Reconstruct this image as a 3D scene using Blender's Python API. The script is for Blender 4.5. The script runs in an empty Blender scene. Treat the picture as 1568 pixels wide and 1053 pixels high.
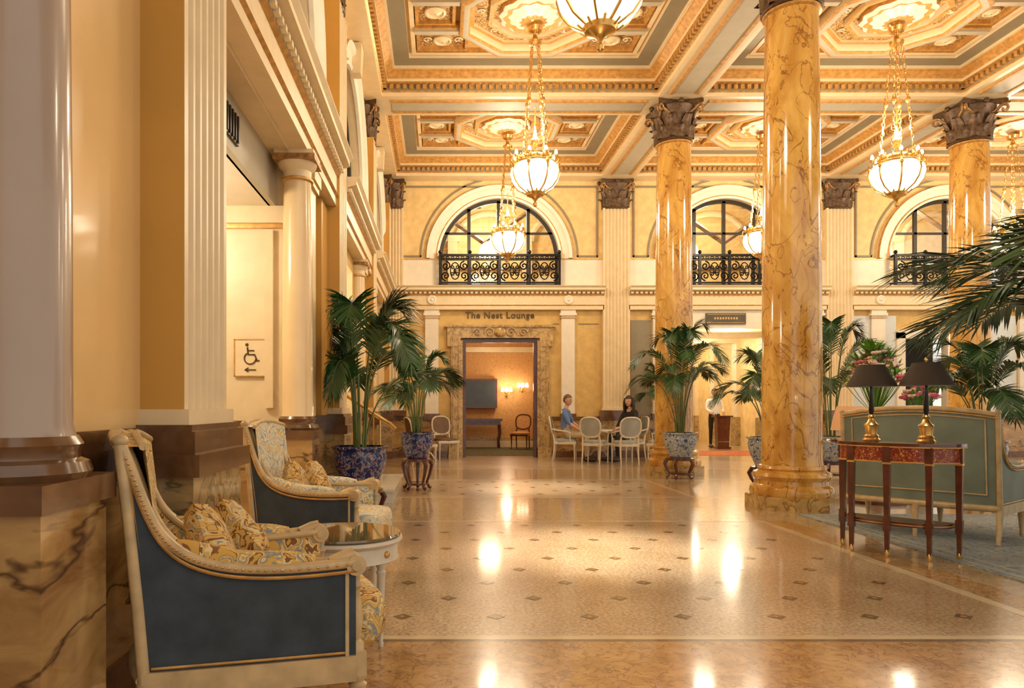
import bpy, bmesh, math, random
from mathutils import Vector, Matrix
from math import sin, cos, pi, radians
random.seed(7)
SC = bpy.context.scene
COL = SC.collection
try: SC.view_settings.view_transform='Standard'
except Exception as ex: print(ex)

# ------------------------------------------------------------ materials
def _new(name):
    m = bpy.data.materials.new(name); m.use_nodes = True
    nt = m.node_tree; b = nt.nodes['Principled BSDF']
    return m, nt, b
def C(c): return (c[0], c[1], c[2], 1)
def coords(nt, scale=(1,1,1)):
    tc = nt.nodes.new('ShaderNodeTexCoord'); mp = nt.nodes.new('ShaderNodeMapping')
    mp.inputs['Scale'].default_value = scale
    nt.links.new(tc.outputs['Object'], mp.inputs['Vector']); return mp.outputs[0]
def noise(nt, vec, scale, detail=4, dist=0, rough=.5):
    n = nt.nodes.new('ShaderNodeTexNoise'); n.inputs['Scale'].default_value = scale
    n.inputs['Detail'].default_value = detail; n.inputs['Distortion'].default_value = dist
    n.inputs['Roughness'].default_value = rough
    nt.links.new(vec, n.inputs['Vector']); return n.outputs['Fac']
def ramp(nt, fac, stops, interp='LINEAR'):
    r = nt.nodes.new('ShaderNodeValToRGB'); cr = r.color_ramp; cr.interpolation = interp
    while len(cr.elements) < len(stops): cr.elements.new(.5)
    for e, (p, c) in zip(cr.elements, stops): e.position = p; e.color = C(c)
    nt.links.new(fac, r.inputs[0]); return r.outputs[0]
def mixc(nt, fac, a, b):
    m = nt.nodes.new('ShaderNodeMix'); m.data_type = 'RGBA'
    nt.links.new(fac, m.inputs[0])
    for s, x in ((6, a), (7, b)):
        if isinstance(x, tuple): m.inputs[s].default_value = C(x)
        else: nt.links.new(x, m.inputs[s])
    return m.outputs[2]
def vein(nt, vec, scale, width, dist=.6, detail=5):
    n = noise(nt, vec, scale, detail, dist)
    a = nt.nodes.new('ShaderNodeMath'); a.operation = 'SUBTRACT'; a.inputs[1].default_value = .5
    nt.links.new(n, a.inputs[0])
    b = nt.nodes.new('ShaderNodeMath'); b.operation = 'ABSOLUTE'; nt.links.new(a.outputs[0], b.inputs[0])
    r = nt.nodes.new('ShaderNodeMapRange'); r.inputs[1].default_value = 0; r.inputs[2].default_value = width
    r.inputs[3].default_value = 1; r.inputs[4].default_value = 0
    nt.links.new(b.outputs[0], r.inputs[0]); return r.outputs[0]
def bump(nt, b, h, strength, dist=.02):
    n = nt.nodes.new('ShaderNodeBump'); n.inputs['Strength'].default_value = strength
    n.inputs['Distance'].default_value = dist
    nt.links.new(h, n.inputs['Height']); nt.links.new(n.outputs[0], b.inputs['Normal'])
def plain(name, c, rough=.5, metal=0, var=.12, scale=6, bmp=0, coat=0):
    m, nt, b = _new(name)
    v = coords(nt); n = noise(nt, v, scale, 3)
    lo = tuple(x*(1-var) for x in c); hi = tuple(min(1, x*(1+var)) for x in c)
    nt.links.new(ramp(nt, n, [(.3, lo), (.7, hi)]), b.inputs['Base Color'])
    b.inputs['Roughness'].default_value = rough; b.inputs['Metallic'].default_value = metal
    b.inputs['Coat Weight'].default_value = coat; b.inputs['Coat Roughness'].default_value = .08
    if bmp: bump(nt, b, noise(nt, v, scale*12, 2), bmp)
    return m
def marble(name, c1, c2, c3, scale=2, rough=.15, vw=.02, vs=None, stretch=(1,1,1), coat=0, vdist=.6, v2=None, vf=1):
    m, nt, b = _new(name)
    v = coords(nt, stretch); n = noise(nt, v, scale, 6, .8, .6)
    col = ramp(nt, n, [(.3, c1), (.68, c2)])
    ve = vein(nt, v, vs or scale*.8, vw, vdist)
    if vf<1:
        mm=nt.nodes.new('ShaderNodeMath'); mm.operation='MULTIPLY'; mm.inputs[1].default_value=vf; nt.links.new(ve,mm.inputs[0]); ve=mm.outputs[0]
    col = mixc(nt, ve, col, c3)
    if v2:
        col = mixc(nt, vein(nt, v, v2, vw*.6, 1.0, 3), col, c3)
    nt.links.new(col, b.inputs['Base Color']); b.inputs['Roughness'].default_value = rough
    b.inputs['Coat Weight'].default_value = coat; b.inputs['Coat Roughness'].default_value = .05
    return m
def pattern(name, stops, scale=8, dist=1.5, rough=.8, bmp=0, interp='CONSTANT', detail=2, metal=0, bd=.02):
    m, nt, b = _new(name)
    v = coords(nt); n = noise(nt, v, scale, detail, dist)
    nt.links.new(ramp(nt, n, stops, interp), b.inputs['Base Color'])
    b.inputs['Roughness'].default_value = rough; b.inputs['Metallic'].default_value = metal
    if bmp: bump(nt, b, n, bmp, bd)
    return m
def emit(name, c, s):
    m, nt, b = _new(name)
    b.inputs['Base Color'].default_value = C(c)
    b.inputs['Emission Color'].default_value = C(c); b.inputs['Emission Strength'].default_value = s
    return m

m_ochre = plain('plaster_ochre', (.66,.44,.14), .45, bmp=.02)
m_ochre_up = plain('plaster_yellow', (.80,.58,.26), .5)
m_cream = plain('plaster_cream', (.80,.65,.41), .4, var=.05)
m_white = plain('paint_white', (.84,.77,.63), .4, var=.04)
m_shinycream = plain('lacquered_plaster', (.84,.56,.24), .25, var=.06, scale=2, coat=.4)
m_orange = plain('pilaster_orange_shading', (.58,.32,.07), .35, var=.06, scale=2)  # orange shading of the pilaster sides, put into the colour
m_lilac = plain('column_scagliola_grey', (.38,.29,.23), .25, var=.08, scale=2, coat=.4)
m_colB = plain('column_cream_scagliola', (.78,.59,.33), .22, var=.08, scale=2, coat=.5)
m_gold = plain('gilding', (.66,.38,.12), .35, .5, var=.25, scale=14)
m_goldpaint = plain('gold_paint', (.56,.29,.075), .5, .1, var=.25, scale=14)
m_brass = plain('brass', (.80,.52,.18), .25, .9)
m_grey = plain('plaster_grey_green', (.27,.23,.15), .5, var=.05)
m_bluegrey = plain('soffit_stone', (.50,.45,.34), .5, var=.05)
m_relief = pattern('ceiling_relief', [(.36,(.26,.10,.02)),(.46,(.54,.30,.08)),(.51,(.84,.66,.36)),(.56,(.50,.26,.06)),(.64,(.30,.13,.03))], 8, 3.0, .5, 1.0, 'LINEAR', 3, 0, .05)
m_ceil = plain('ceiling_yellow', (.72,.49,.19), .55, var=.08)
m_bronze = plain('capital_bronze', (.11,.06,.028), .45, .3, var=.5, scale=20)
m_bronzeg = plain('capital_gilt', (.40,.22,.08), .45, .4, var=.4, scale=20)
m_colmar = marble('column_siena_marble', (.46,.19,.02), (.86,.54,.14), (.24,.085,.012), 2.4, .14, .013, 1.8, (1,1,.6), .7, 1.3, 3.0, .9)
m_dado = marble('dado_marble', (.24,.11,.03), (.54,.34,.13), (.09,.04,.015), 2.4, .14, .014, .9, (1,1,2.6), .5, .4)
m_dado2 = marble('pedestal_marble', (.26,.18,.085), (.54,.36,.15), (.14,.10,.05), 5, .14, .02, 3.5, (1,1,1.3), .5)
m_brown = plain('moulding_brown_marble', (.15,.07,.028), .2, var=.3, scale=8, coat=.5)
m_doorm = marble('door_surround_marble', (.42,.26,.08), (.66,.46,.19), (.24,.14,.04), 6, .2, .03)
m_wood = plain('mahogany', (.10,.025,.012), .22, var=.3, scale=10, coat=.4)
m_woodred = pattern('inlaid_frieze', [(.0,(.22,.02,.012)),(.50,(.22,.02,.012)),(.52,(.65,.35,.08)),(.56,(.22,.02,.012))], 30, 1, .3)
m_iron = plain('wrought_iron', (.015,.013,.012), .4, .6)
m_black = plain('window_frame_black', (.04,.032,.022), .35)
m_blue = plain('velvet_blue', (.042,.056,.070), .85, var=.25, scale=9, bmp=.05)
m_green = plain('upholstery_seafoam', (.26,.31,.20), .6, var=.12, scale=5)
m_teal = plain('upholstery_slate_teal', (.18,.22,.17), .55, var=.15, scale=5)
m_floral = pattern('floral_brocade', [(0,(.62,.36,.07)),(.36,(.72,.60,.34)),(.40,(.62,.36,.07)),(.43,(.22,.28,.30)),(.465,(.66,.40,.09)),(.535,(.76,.60,.30)),(.565,(.22,.09,.02)),(.61,(.62,.36,.07))], 10, 1.6, .7, .15)
m_floralb = pattern('floral_brocade_pale', [(0,(.74,.66,.46)),(.42,(.28,.37,.42)),(.47,(.78,.70,.50)),(.54,(.60,.38,.10)),(.59,(.78,.70,.50)),(.64,(.30,.38,.42))], 11, 1.6, .7, .15)
m_floral2 = pattern('floral_brocade_dark', [(0,(.60,.36,.09)),(.42,(.17,.07,.02)),(.47,(.62,.38,.10)),(.54,(.64,.50,.26)),(.60,(.20,.25,.26)),(.64,(.55,.32,.08))], 14, 1.6, .7, .15)
m_frame = plain('chair_frame_cream_gilt', (.56,.40,.20), .35, var=.2, scale=12, coat=.2)
m_framew = plain('painted_frame_ivory', (.68,.61,.48), .35, var=.08, scale=12)
m_seat = plain('seat_grey_silk', (.36,.38,.36), .6)
m_seatb = plain('seat_brown', (.17,.10,.06), .6)
m_glasstop = marble('table_glass_top', (.12,.08,.04), (.24,.16,.07), (.1,.06,.03), 3, .05, .02, coat=1)
m_leaf = plain('palm_leaf', (.028,.088,.024), .38, var=.5, scale=3)
m_leaf2 = plain('palm_stem', (.13,.17,.05), .5, var=.3)
m_soil = plain('soil', (.05,.03,.02), .9)
m_porc = pattern('porcelain_blue_white', [(0,(.05,.10,.30)),(.44,(.50,.54,.52)),(.55,(.10,.18,.38)),(.59,(.54,.56,.50))], 18, 1.5, .12)
m_porcb = pattern('porcelain_cobalt', [(0,(.012,.025,.11)),(.50,(.10,.17,.34)),(.54,(.40,.12,.06)),(.575,(.40,.42,.38)),(.60,(.012,.025,.11))], 14, 1.5, .12)
m_glass_on = emit('lit_opal_glass', (1,.90,.68), 3.0)
m_bulb = emit('lit_bulb', (1,.86,.62), 9)
m_shade = plain('lampshade_dark', (.05,.036,.026), .8, var=.1)
m_shadel = emit('lampshade_pleated', (.65,.34,.14), .4)
m_rug = pattern('rug_blue_pattern', [(.3,(.10,.14,.18)),(.47,(.34,.37,.36)),(.53,(.14,.19,.23)),(.6,(.38,.35,.28))], 9, 2, .9, .1, 'LINEAR')
m_rugred = pattern('rug_red', [(.4,(.45,.10,.03)),(.55,(.6,.3,.1)),(.6,(.3,.06,.03))], 8, 2, .9)
m_carpet = pattern('carpet_green', [(.4,(.08,.08,.03)),(.55,(.16,.13,.05))], 8, 2, .9)
m_wallpaper = pattern('wallpaper_damask', [(.4,(.60,.30,.09)),(.52,(.74,.44,.18)),(.56,(.52,.24,.07))], 12, 2, .6)
m_skin = plain('skin', (.62,.36,.24), .5, var=.05)
m_shirtb = plain('shirt_blue', (.12,.20,.42), .8)
m_khaki = plain('trousers_khaki', (.50,.40,.26), .8)
m_blackc = plain('cloth_black', (.02,.018,.02), .8)
m_whitec = plain('cloth_white', (.85,.86,.86), .8, var=.02)
m_hair = plain('hair_dark', (.035,.02,.012), .6)
m_hairg = plain('hair_grey_brown', (.16,.10,.06), .6)
m_shoe = plain('shoe_leather', (.03,.018,.012), .3)
m_eye = plain('eye_dark', (.02,.015,.01), .2)
m_lip = plain('lip', (.45,.16,.12), .5)
m_steps = plain('step_white_marble', (.80,.77,.68), .2, var=.05, coat=.3)
m_pink = plain('petal_pink', (.88,.14,.30), .5, var=.3, scale=20)
m_pink2 = plain('petal_pale_pink', (.92,.66,.64), .5, var=.1, scale=20)
m_fgreen = plain('flower_foliage', (.16,.34,.05), .5, var=.4, scale=10)
m_screen = plain('screen_dark', (.05,.05,.045), .1)
m_signd = plain('sign_dark', (.10,.09,.07), .4)
m_letter = plain('letter_bronze', (.10,.06,.02), .4, .5)
m_dark = plain('dark_interior', (.015,.015,.015), .8)
m_daylit = plain('paint_white_daylit', (.66,.70,.70), .4, var=.05)  # white wall panels, with the cool daylight tint put into the colour
def floormat():
    m, nt, b = _new('floor_terrazzo_polished')
    v = coords(nt)
    n1 = noise(nt, v, 45, 3, 0, .75); n2 = noise(nt, v, .8, 5, .5); n3=noise(nt, v, 6, 4, .3)
    a = ramp(nt, n1, [(.36,(.32,.21,.12)),(.5,(.53,.395,.25)),(.64,(.74,.61,.44))])
    bb = ramp(nt, n2, [(.35,(.80,.72,.62)),(.62,(1,1,1))])
    b3 = ramp(nt, n3, [(.3,(.88,.83,.77)),(.7,(1,1,1))])
    mx = nt.nodes.new('ShaderNodeMix'); mx.data_type='RGBA'; mx.blend_type='MULTIPLY'; mx.inputs[0].default_value=1
    nt.links.new(a, mx.inputs[6]); nt.links.new(bb, mx.inputs[7])
    m2 = nt.nodes.new('ShaderNodeMix'); m2.data_type='RGBA'; m2.blend_type='MULTIPLY'; m2.inputs[0].default_value=1
    nt.links.new(mx.outputs[2], m2.inputs[6]); nt.links.new(b3, m2.inputs[7])
    nt.links.new(m2.outputs[2], b.inputs['Base Color'])
    b.inputs['Roughness'].default_value=.30; b.inputs['Coat Weight'].default_value=.6; b.inputs['Coat Roughness'].default_value=.10
    bump(nt, b, noise(nt, v, 3, 2), .03, .01)
    return m
m_floor = floormat()
m_floorg = marble('floor_border_golden_marble', (.36,.18,.05), (.58,.34,.13), (.22,.09,.03), 9, .24, .04, 14, (1,1,1), .6)
m_floorl = plain('floor_line_light', (.62,.50,.33), .24, coat=.5)
m_floord = plain('floor_inlay_dark', (.15,.08,.035), .24, coat=.5)
m_floorb = marble('floor_band_beige', (.40,.28,.15), (.58,.44,.27), (.36,.23,.12), 14, .26, .05, 20, (1,1,1), .6)
for mm_ in (m_floorg,m_floorb,m_floorl,m_floord): mm_.node_tree.nodes['Principled BSDF'].inputs['Coat Roughness'].default_value=.09
def glassmat():
    m = bpy.data.materials.new('window_glass'); m.use_nodes=True; nt=m.node_tree; nt.nodes.clear()
    o=nt.nodes.new('ShaderNodeOutputMaterial'); t=nt.nodes.new('ShaderNodeBsdfTransparent'); g=nt.nodes.new('ShaderNodeBsdfGlossy')
    g.inputs['Roughness'].default_value=.02; x=nt.nodes.new('ShaderNodeMixShader'); x.inputs[0].default_value=.25
    t.inputs[0].default_value=(.9,.88,.82,1)
    nt.links.new(t.outputs[0],x.inputs[1]); nt.links.new(g.outputs[0],x.inputs[2]); nt.links.new(x.outputs[0],o.inputs[0]); return m
m_glass = glassmat()

# ------------------------------------------------------------ mesh builder
class MB:
    def __init__(s): s.V=[]; s.F=[]; s.I=[]; s.mats=[]; s.cur=0; s.M=Matrix()
    def mat(s, m):
        if m not in s.mats: s.mats.append(m)
        s.cur = s.mats.index(m); return s
    def add(s, co): s.V.append(tuple(s.M @ Vector(co))); return len(s.V)-1
    def face(s, idx): s.F.append(tuple(idx)); s.I.append(s.cur)
    def quad(s, a, b, c, d): s.face([s.add(a), s.add(b), s.add(c), s.add(d)])
    def box(s, x0,x1,y0,y1,z0,z1):
        i=[s.add((x,y,z)) for z in (z0,z1) for y in (y0,y1) for x in (x0,x1)]
        for f in ((0,2,3,1),(4,5,7,6),(0,1,5,4),(2,6,7,3),(0,4,6,2),(1,3,7,5)): s.face([i[k] for k in f])
    def tbox(s, c, b, t, z0, z1):
        i=[]
        for (hx,hy),z in ((b,z0),(t,z1)):
            for a,bb in ((-1,-1),(1,-1),(1,1),(-1,1)): i.append(s.add((c[0]+a*hx,c[1]+bb*hy,z)))
        s.face(i[0:4][::-1]); s.face(i[4:8])
        for k in range(4): s.face([i[k],i[(k+1)%4],i[4+(k+1)%4],i[4+k]])
    def loops(s, Ls, closed=True, cap=False, mats=None):
        ids=[[s.add(p) for p in L] for L in Ls]
        n=len(Ls[0])
        for j in range(len(ids)-1):
            if mats: s.mat(mats[j])
            for k in range(n if closed else n-1):
                s.face([ids[j][k],ids[j][(k+1)%n],ids[j+1][(k+1)%n],ids[j+1][k]])
        if cap: s.face(ids[0][::-1]); s.face(ids[-1])
    def lathe(s, prof, n=24, c=(0,0,0), cap=True, sx=1, sy=1):
        Ls=[[(c[0]+sx*r*cos(2*pi*k/n), c[1]+sy*r*sin(2*pi*k/n), c[2]+z) for k in range(n)] for r,z in prof]
        s.loops(Ls, True, cap)
    def tube(s, pts, r, n=6, closed=False, cap=True):
        pts=[Vector(p) for p in pts]; N=len(pts)
        rs = r if isinstance(r,(list,tuple)) else [r]*N
        Ls=[]; up=None
        for i,p in enumerate(pts):
            if closed: t=(pts[(i+1)%N]-pts[i-1])
            else: t=pts[min(i+1,N-1)]-pts[max(i-1,0)]
            if t.length<1e-9: t=Vector((0,0,1))
            t.normalize()
            if up is None:
                up = Vector((0,0,1)) if abs(t.z)<.9 else Vector((1,0,0))
            a=t.cross(up)
            if a.length<1e-6: a=t.orthogonal()
            a.normalize(); b=a.cross(t).normalized(); up=b
            Ls.append([tuple(p+(a*cos(2*pi*k/n)+b*sin(2*pi*k/n))*rs[i]) for k in range(n)])
        if closed: Ls.append(Ls[0])
        s.loops(Ls, True, cap and not closed)
    def ell(s, c, r, nu=12, nv=8, e=1.0):
        def sp(v): return math.copysign(abs(v)**e, v)
        Ls=[]
        for j in range(nv+1):
            ph=-pi/2+pi*j/nv; ph=max(-pi/2+.02,min(pi/2-.02,ph))
            Ls.append([(c[0]+r[0]*sp(cos(ph))*sp(cos(2*pi*k/nu)), c[1]+r[1]*sp(cos(ph))*sp(sin(2*pi*k/nu)), c[2]+r[2]*sp(sin(ph))) for k in range(nu)])
        s.loops(Ls, True, True)
    def grid(s, f, nu, nv):
        ids=[[s.add(f(i/nu,j/nv)) for i in range(nu+1)] for j in range(nv+1)]
        for j in range(nv):
            for i in range(nu): s.face([ids[j][i],ids[j][i+1],ids[j+1][i+1],ids[j+1][i]])
    def prism(s, prof, x0, x1, mats=None):
        a=[s.add((x0,y,z)) for y,z in prof]; b=[s.add((x1,y,z)) for y,z in prof]
        for k in range(len(prof)-1):
            if mats: s.mat(mats[k])
            s.face([a[k],b[k],b[k+1],a[k+1]])
        s.face(a); s.face(b[::-1])
    def mesh(s, name, sharp=38):
        me=bpy.data.meshes.new(name); me.from_pydata(s.V,[],s.F)
        for m in s.mats: me.materials.append(m)
        me.polygons.foreach_set('material_index', s.I); me.update()
        bm=bmesh.new(); bm.from_mesh(me); bmesh.ops.recalc_face_normals(bm, faces=bm.faces); bm.to_mesh(me); bm.free()
        me.polygons.foreach_set('use_smooth',[True]*len(me.polygons))
        me.set_sharp_from_angle(angle=radians(sharp))
        return me
    def obj(s, name, loc=(0,0,0), rot=0, scale=1, sharp=38):
        return place(s.mesh(name, sharp), name, loc, rot, scale)
def place(me, name, loc=(0,0,0), rot=0, scale=1):
    o=bpy.data.objects.new(name, me); COL.objects.link(o); o.location=loc; o.rotation_euler=(0,0,rot)
    o.scale = scale if isinstance(scale,(tuple,list)) else (scale,)*3
    return o
def bez(P, n):
    out=[]
    for i in range(n+1):
        t=i/n; Q=[Vector(p) for p in P]
        while len(Q)>1: Q=[Q[k].lerp(Q[k+1],t) for k in range(len(Q)-1)]
        out.append(Q[0])
    return out

YB=17.32; XL=-1.35
FB=Matrix.Translation((0,YB,0)); FL=Matrix.Translation((XL,0,0)) @ Matrix.Rotation(pi/2,4,'Z')
ZE0,ZE1=3.54,4.09; ZB=6.65; ZS=4.80; R=1.45
XC=[-1.35,4.25,9.6,14.95]

# ------------------------------------------------------------ architecture helpers
def rect_hole(mb, x0,x1,z0,z1, h=None):
    if not h: mb.quad((x0,0,z0),(x1,0,z0),(x1,0,z1),(x0,0,z1)); return
    a,b,c,d=h
    if a>x0: mb.quad((x0,0,z0),(a,0,z0),(a,0,z1),(x0,0,z1))
    mb.quad((b,0,z0),(x1,0,z0),(x1,0,z1),(b,0,z1))
    mb.quad((a,0,d),(b,0,d),(b,0,z1),(a,0,z1))
    if c>z0: mb.quad((a,0,z0),(b,0,z0),(b,0,c),(a,0,c))
def arc(cx, r, z, n=32): return [(cx-r*cos(pi*k/n), z+r*sin(pi*k/n)) for k in range(n+1)]
def arch_wall(mb, x0,x1,z0,z1,cx,r,zb,zs,depth=.3):
    mb.mat(m_ochre_up)
    mb.quad((x0,0,z0),(cx-r,0,z0),(cx-r,0,z1),(x0,0,z1)); mb.quad((cx+r,0,z0),(x1,0,z0),(x1,0,z1),(cx+r,0,z1))
    A=arc(cx,r,zs)
    for (xa,za),(xb,zb_) in zip(A,A[1:]): mb.quad((xa,0,za),(xb,0,zb_),(xb,0,z1),(xa,0,z1))
    mb.mat(m_cream)
    P=[(cx-r,zb)]+A+[(cx+r,zb)]
    for (xa,za),(xb,zb_) in zip(P,P[1:]): mb.quad((xa,0,za),(xb,0,zb_),(xb,depth,zb_),(xa,depth,za))
    mb.quad((cx-r,0,zb),(cx+r,0,zb),(cx+r,depth,zb),(cx-r,depth,zb))
def archivolt(mb, cx, zs, r):
    prof=[(0,.0),(0,-.05),(.05,-.07),(.08,-.05),(.20,-.06),(.23,-.11),(.30,-.12),(.32,-.06),(.32,0)]
    mats=[m_white,m_white,m_gold,m_white,m_white,m_white,m_gold,m_cream]
    n=36; Ls=[]
    for dr,dy in prof: Ls.append([(cx-(r+dr)*cos(pi*k/n), dy, zs+(r+dr)*sin(pi*k/n)) for k in range(n+1)])
    mb.loops(Ls, False, False, mats)
def panel_line(mb, cx, x0, x1, zlo, zhi, r):
    mb.mat(m_grey); t=.04
    mb.box(x0,x1,-.03,0,zhi-t,zhi); mb.box(x0,x0+t,-.03,0,zlo,zhi-t); mb.box(x1-t,x1,-.03,0,zlo,zhi-t)
    mb.box(x0,cx-r,-.03,0,zlo,zlo+t); mb.box(cx+r,x1,-.03,0,zlo,zlo+t)
    n=30
    Ls=[[(cx-(r+d)*cos(pi*k/n),y,zlo+.0+(r+d)*sin(pi*k/n)) for k in range(n+1)] for d,y in ((0,0),(0,-.03),(t,-.03),(t,0))]
    mb.loops(Ls, False)
def entab(mb, x0, x1, p=.0):
    prof=[(0,ZE0),(-.14-p,ZE0),(-.14-p,ZE0+.09),(-.17-p,ZE0+.11),(-.15-p,ZE0+.13),(-.15-p,ZE0+.33),(-.19-p,ZE0+.36),(-.19-p,ZE0+.42),(-.30-p,ZE0+.45),(-.30-p,ZE0+.50),(-.34-p,ZE1-.01),(-.34-p,ZE1),(0,ZE1)]
    mats=[m_cream,m_cream,m_gold,m_cream,m_cream,m_gold,m_grey,m_cream,m_cream,m_cream,m_cream,m_cream]
    mb.prism(prof,x0,x1,mats)
    mb.mat(m_cream); n=int((x1-x0)/.11)
    for k in range(n):
        x=x0+(k+.5)*(x1-x0)/n; mb.box(x-.03,x+.03,-.235-p,-.19-p,ZE0+.37,ZE0+.415)
def fluted(mb, x, w, p, z0, z1, nf=7, mside=None, mface=None, dep=.03):
    mb.mat(mface or m_cream)
    pts=[(-w/2,0),(-w/2,-p)]; m=.035; fw=(w-2*m)/nf
    for f in range(nf):
        a=-w/2+m+f*fw; g=fw*.74; off=(fw-g)/2
        pts.append((a+off,-p))
        for k in range(1,6): pts.append((a+off+g*k/6,-p+dep*sin(pi*k/6)))
        pts.append((a+off+g,-p))
    pts+= [(w/2,-p),(w/2,0)]
    mb.loops([[(x+a,b,z) for a,b in pts] for z in (z0,z1)], False)
    if mside:
        mb.mat(mside); mb.box(x-w/2-.004,x-w/2,-p+.002,0,z0,z1); mb.box(x+w/2,x+w/2+.004,-p+.002,0,z0,z1)
def pil_base(mb, x, w, p, z):
    mb.mat(m_cream); mb.box(x-w/2-.03,x+w/2+.03,-p-.03,0,z+.09,z+.20)
    mb.mat(m_brown); mb.box(x-w/2-.07,x+w/2+.07,-p-.07,0,z,z+.10)
    mb.box(x-w/2-.05,x+w/2+.05,-p-.05,0,z+.10,z+.13)
def pedestal(mb, x, w, p, z, m):
    mb.mat(m); mb.box(x-w/2-.06,x+w/2+.06,-p-.06,0,.18,z-.10)
    mb.mat(m_brown); mb.box(x-w/2-.09,x+w/2+.09,-p-.09,0,0,.18); mb.box(x-w/2-.10,x+w/2+.10,-p-.10,0,z-.10,z)

def capital_mesh(name, mats=(m_bronze,m_bronzeg), r0=.30, h=.70):
    mb=MB(); mb.mat(mats[0])
    mb.lathe([(r0+.03,0),(r0+.05,.02),(r0+.03,.045),(r0,.05),(r0,.35*h),(r0+.03,.6*h),(r0+.10,.86*h)],24)
    def leaf(a,z0,hh,w,curl,rb):
        def f(u,v):
            t=v; wd=w*(.55+.75*sin(pi*min(1,t*.9+.1)))*(1 if t<.85 else 1-(t-.85)*3)
            x=(u-.5)*wd
            out=rb+.02+.02*t+curl*max(0,(t-.5)/.5)**2+ .02*cos((u-.5)*2*pi)
            z=z0+hh*(t if t<.8 else .8+.2*sin((t-.8)/.2*pi*.9)*.6)
            z-= .03*abs(u-.5)*t
            return (out*cos(a)-x*sin(a), out*sin(a)+x*cos(a), z)
        mb.grid(f,6,8)
    for k in range(8): leaf(2*pi*k/8,.04,.24,.17,.09,r0)
    for k in range(8): leaf(2*pi*(k+.5)/8,.06,.42,.17,.11,r0+.01)
    mb.mat(mats[1])
    for k in range(4):
        a=pi/4+k*pi/2
        for sg in (-1,1):
            pts=[]
            b0=a+sg*.42
            pts.append(Vector((cos(b0)*(r0+.02),sin(b0)*(r0+.02),.30)))
            pts.append(Vector((cos(a+sg*.3)*(r0+.05),sin(a+sg*.3)*(r0+.05),.45)))
            cr=r0+.20; cz=.52
            for q in range(14):
                th=pi*.9-q*.5; rr=.085*(1-q/16)
                pts.append(Vector((cos(a)*(cr+rr*cos(th)),sin(a)*(cr+rr*cos(th)),cz+rr*sin(th)))+Vector((-sin(a),cos(a),0))*sg*.02)
            mb.tube(pts,.02,5)
    mb.mat(mats[0])
    hw=.50
    pts=[]
    for k in range(4):
        a=pi/4+k*pi/2; n=8
        c0=Vector((cos(a),sin(a)))*(hw*1.12); c1=Vector((cos(a+pi/2),sin(a+pi/2)))*(hw*1.12)
        for j in range(n):
            t=j/n; p=c0.lerp(c1,t); mid=(c0+c1)/2; p-= mid.normalized()*.09*sin(pi*t); pts.append(p)
    mb.loops([[(p.x*s_,p.y*s_,z) for p in pts] for s_,z in ((.92,h-.10),(1.0,h-.08),(1.0,h-.02),(.96,h))],True,True)
    for k in range(4):
        a=k*pi/2; mb.ell((cos(a)*.40,sin(a)*.40,h-.06),(.05,.05,.05),8,6)
    return mb.mesh(name)
capM=capital_mesh('corinthian_capital')

# ------------------------------------------------------------ floor
mb=MB(); mb.mat(m_floor); mb.box(-5,19,-3,30,-.1,0); mb.obj('floor')
mb=MB(); e=.002
def strip(m,x0,x1,y0,y1,z=e): mb.mat(m); mb.box(x0,x1,y0,y1,0,z)
strip(m_floorg,-1.25,12,-2,3.70); strip(m_floorl,-1.25,12,3.74,3.80); strip(m_floord,-1.25,12,3.70,3.74)
strip(m_floorl,-.95,3.38,7.58,7.64); strip(m_floorb,-1.25,12,7.64,9.60,.0015); strip(m_floorl,-.95,12,9.60,9.68)
strip(m_floorl,3.38,3.46,3.80,7.64); strip(m_floorg,3.46,3.72,3.80,7.64,.0015); strip(m_floorb,3.72,4.8,3.80,7.64,.0015)
strip(m_floorl,-1.0,-.94,3.80,7.64); strip(m_floorl,3.38,3.46,9.68,11.9); strip(m_floorb,3.46,5.0,9.68,11.9,.0015)
strip(m_floorl,-.95,12,11.9,11.98); strip(m_floorb,-1.2,12,11.98,14.0,.0015); strip(m_floorl,-.95,12,14.0,14.08)
for (ya,yb) in ((3.95,7.5),(9.8,11.8)):
    j=0; y=ya+.2
    while y<yb:
        x=-.75+(.27 if j%2 else 0)
        while x<3.3:
            mb.mat(m_floord)
            s_=.055; mb.face([mb.add(p) for p in ((x-s_,y,.0012),(x,y-s_,.0012),(x+s_,y,.0012),(x,y+s_,.0012))])
            mb.mat(m_floorg); s_=.02; mb.face([mb.add(p) for p in ((x-s_,y,.0016),(x,y-s_,.0016),(x+s_,y,.0016),(x,y+s_,.0016))])
            x+=.54
        y+=.40; j+=1
mb.obj('floor_inlay')

# ------------------------------------------------------------ ceiling
mb=MB()
YC=[0,4.33,8.66,13.0,17.32]
mb.mat(m_cream)
mb.box(-2.0,16,-.6,YB+.4,7.40,7.50)  # unseen slab above the coffers, added to block the world light
for y in YC:
    y1=min(y+.4,YB); mb.quad((-1.35,y-.4,ZB),(15.4,y-.4,ZB),(15.4,y1,ZB),(-1.35,y1,ZB))
for i in range(4):
    for x in XC:
        x0,x1=(x-.4,x+.4) if x>0 else (-1.35,-1.0)
        mb.quad((x0,YC[i]+.4,ZB),(x1,YC[i]+.4,ZB),(x1,YC[i+1]-.4,ZB),(x0,YC[i+1]-.4,ZB))
for x in XC[1:]:
    for i in range(4):
        a,b=YC[i]+.55,YC[i+1]-.55
        mb.mat(m_bluegrey); mb.box(x-.2,x+.2,a,b,ZB-.012,ZB+.01)
        mb.mat(m_goldpaint); mb.box(x-.25,x-.2,a,b,ZB-.03,ZB); mb.box(x+.2,x+.25,a,b,ZB-.03,ZB)
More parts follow.
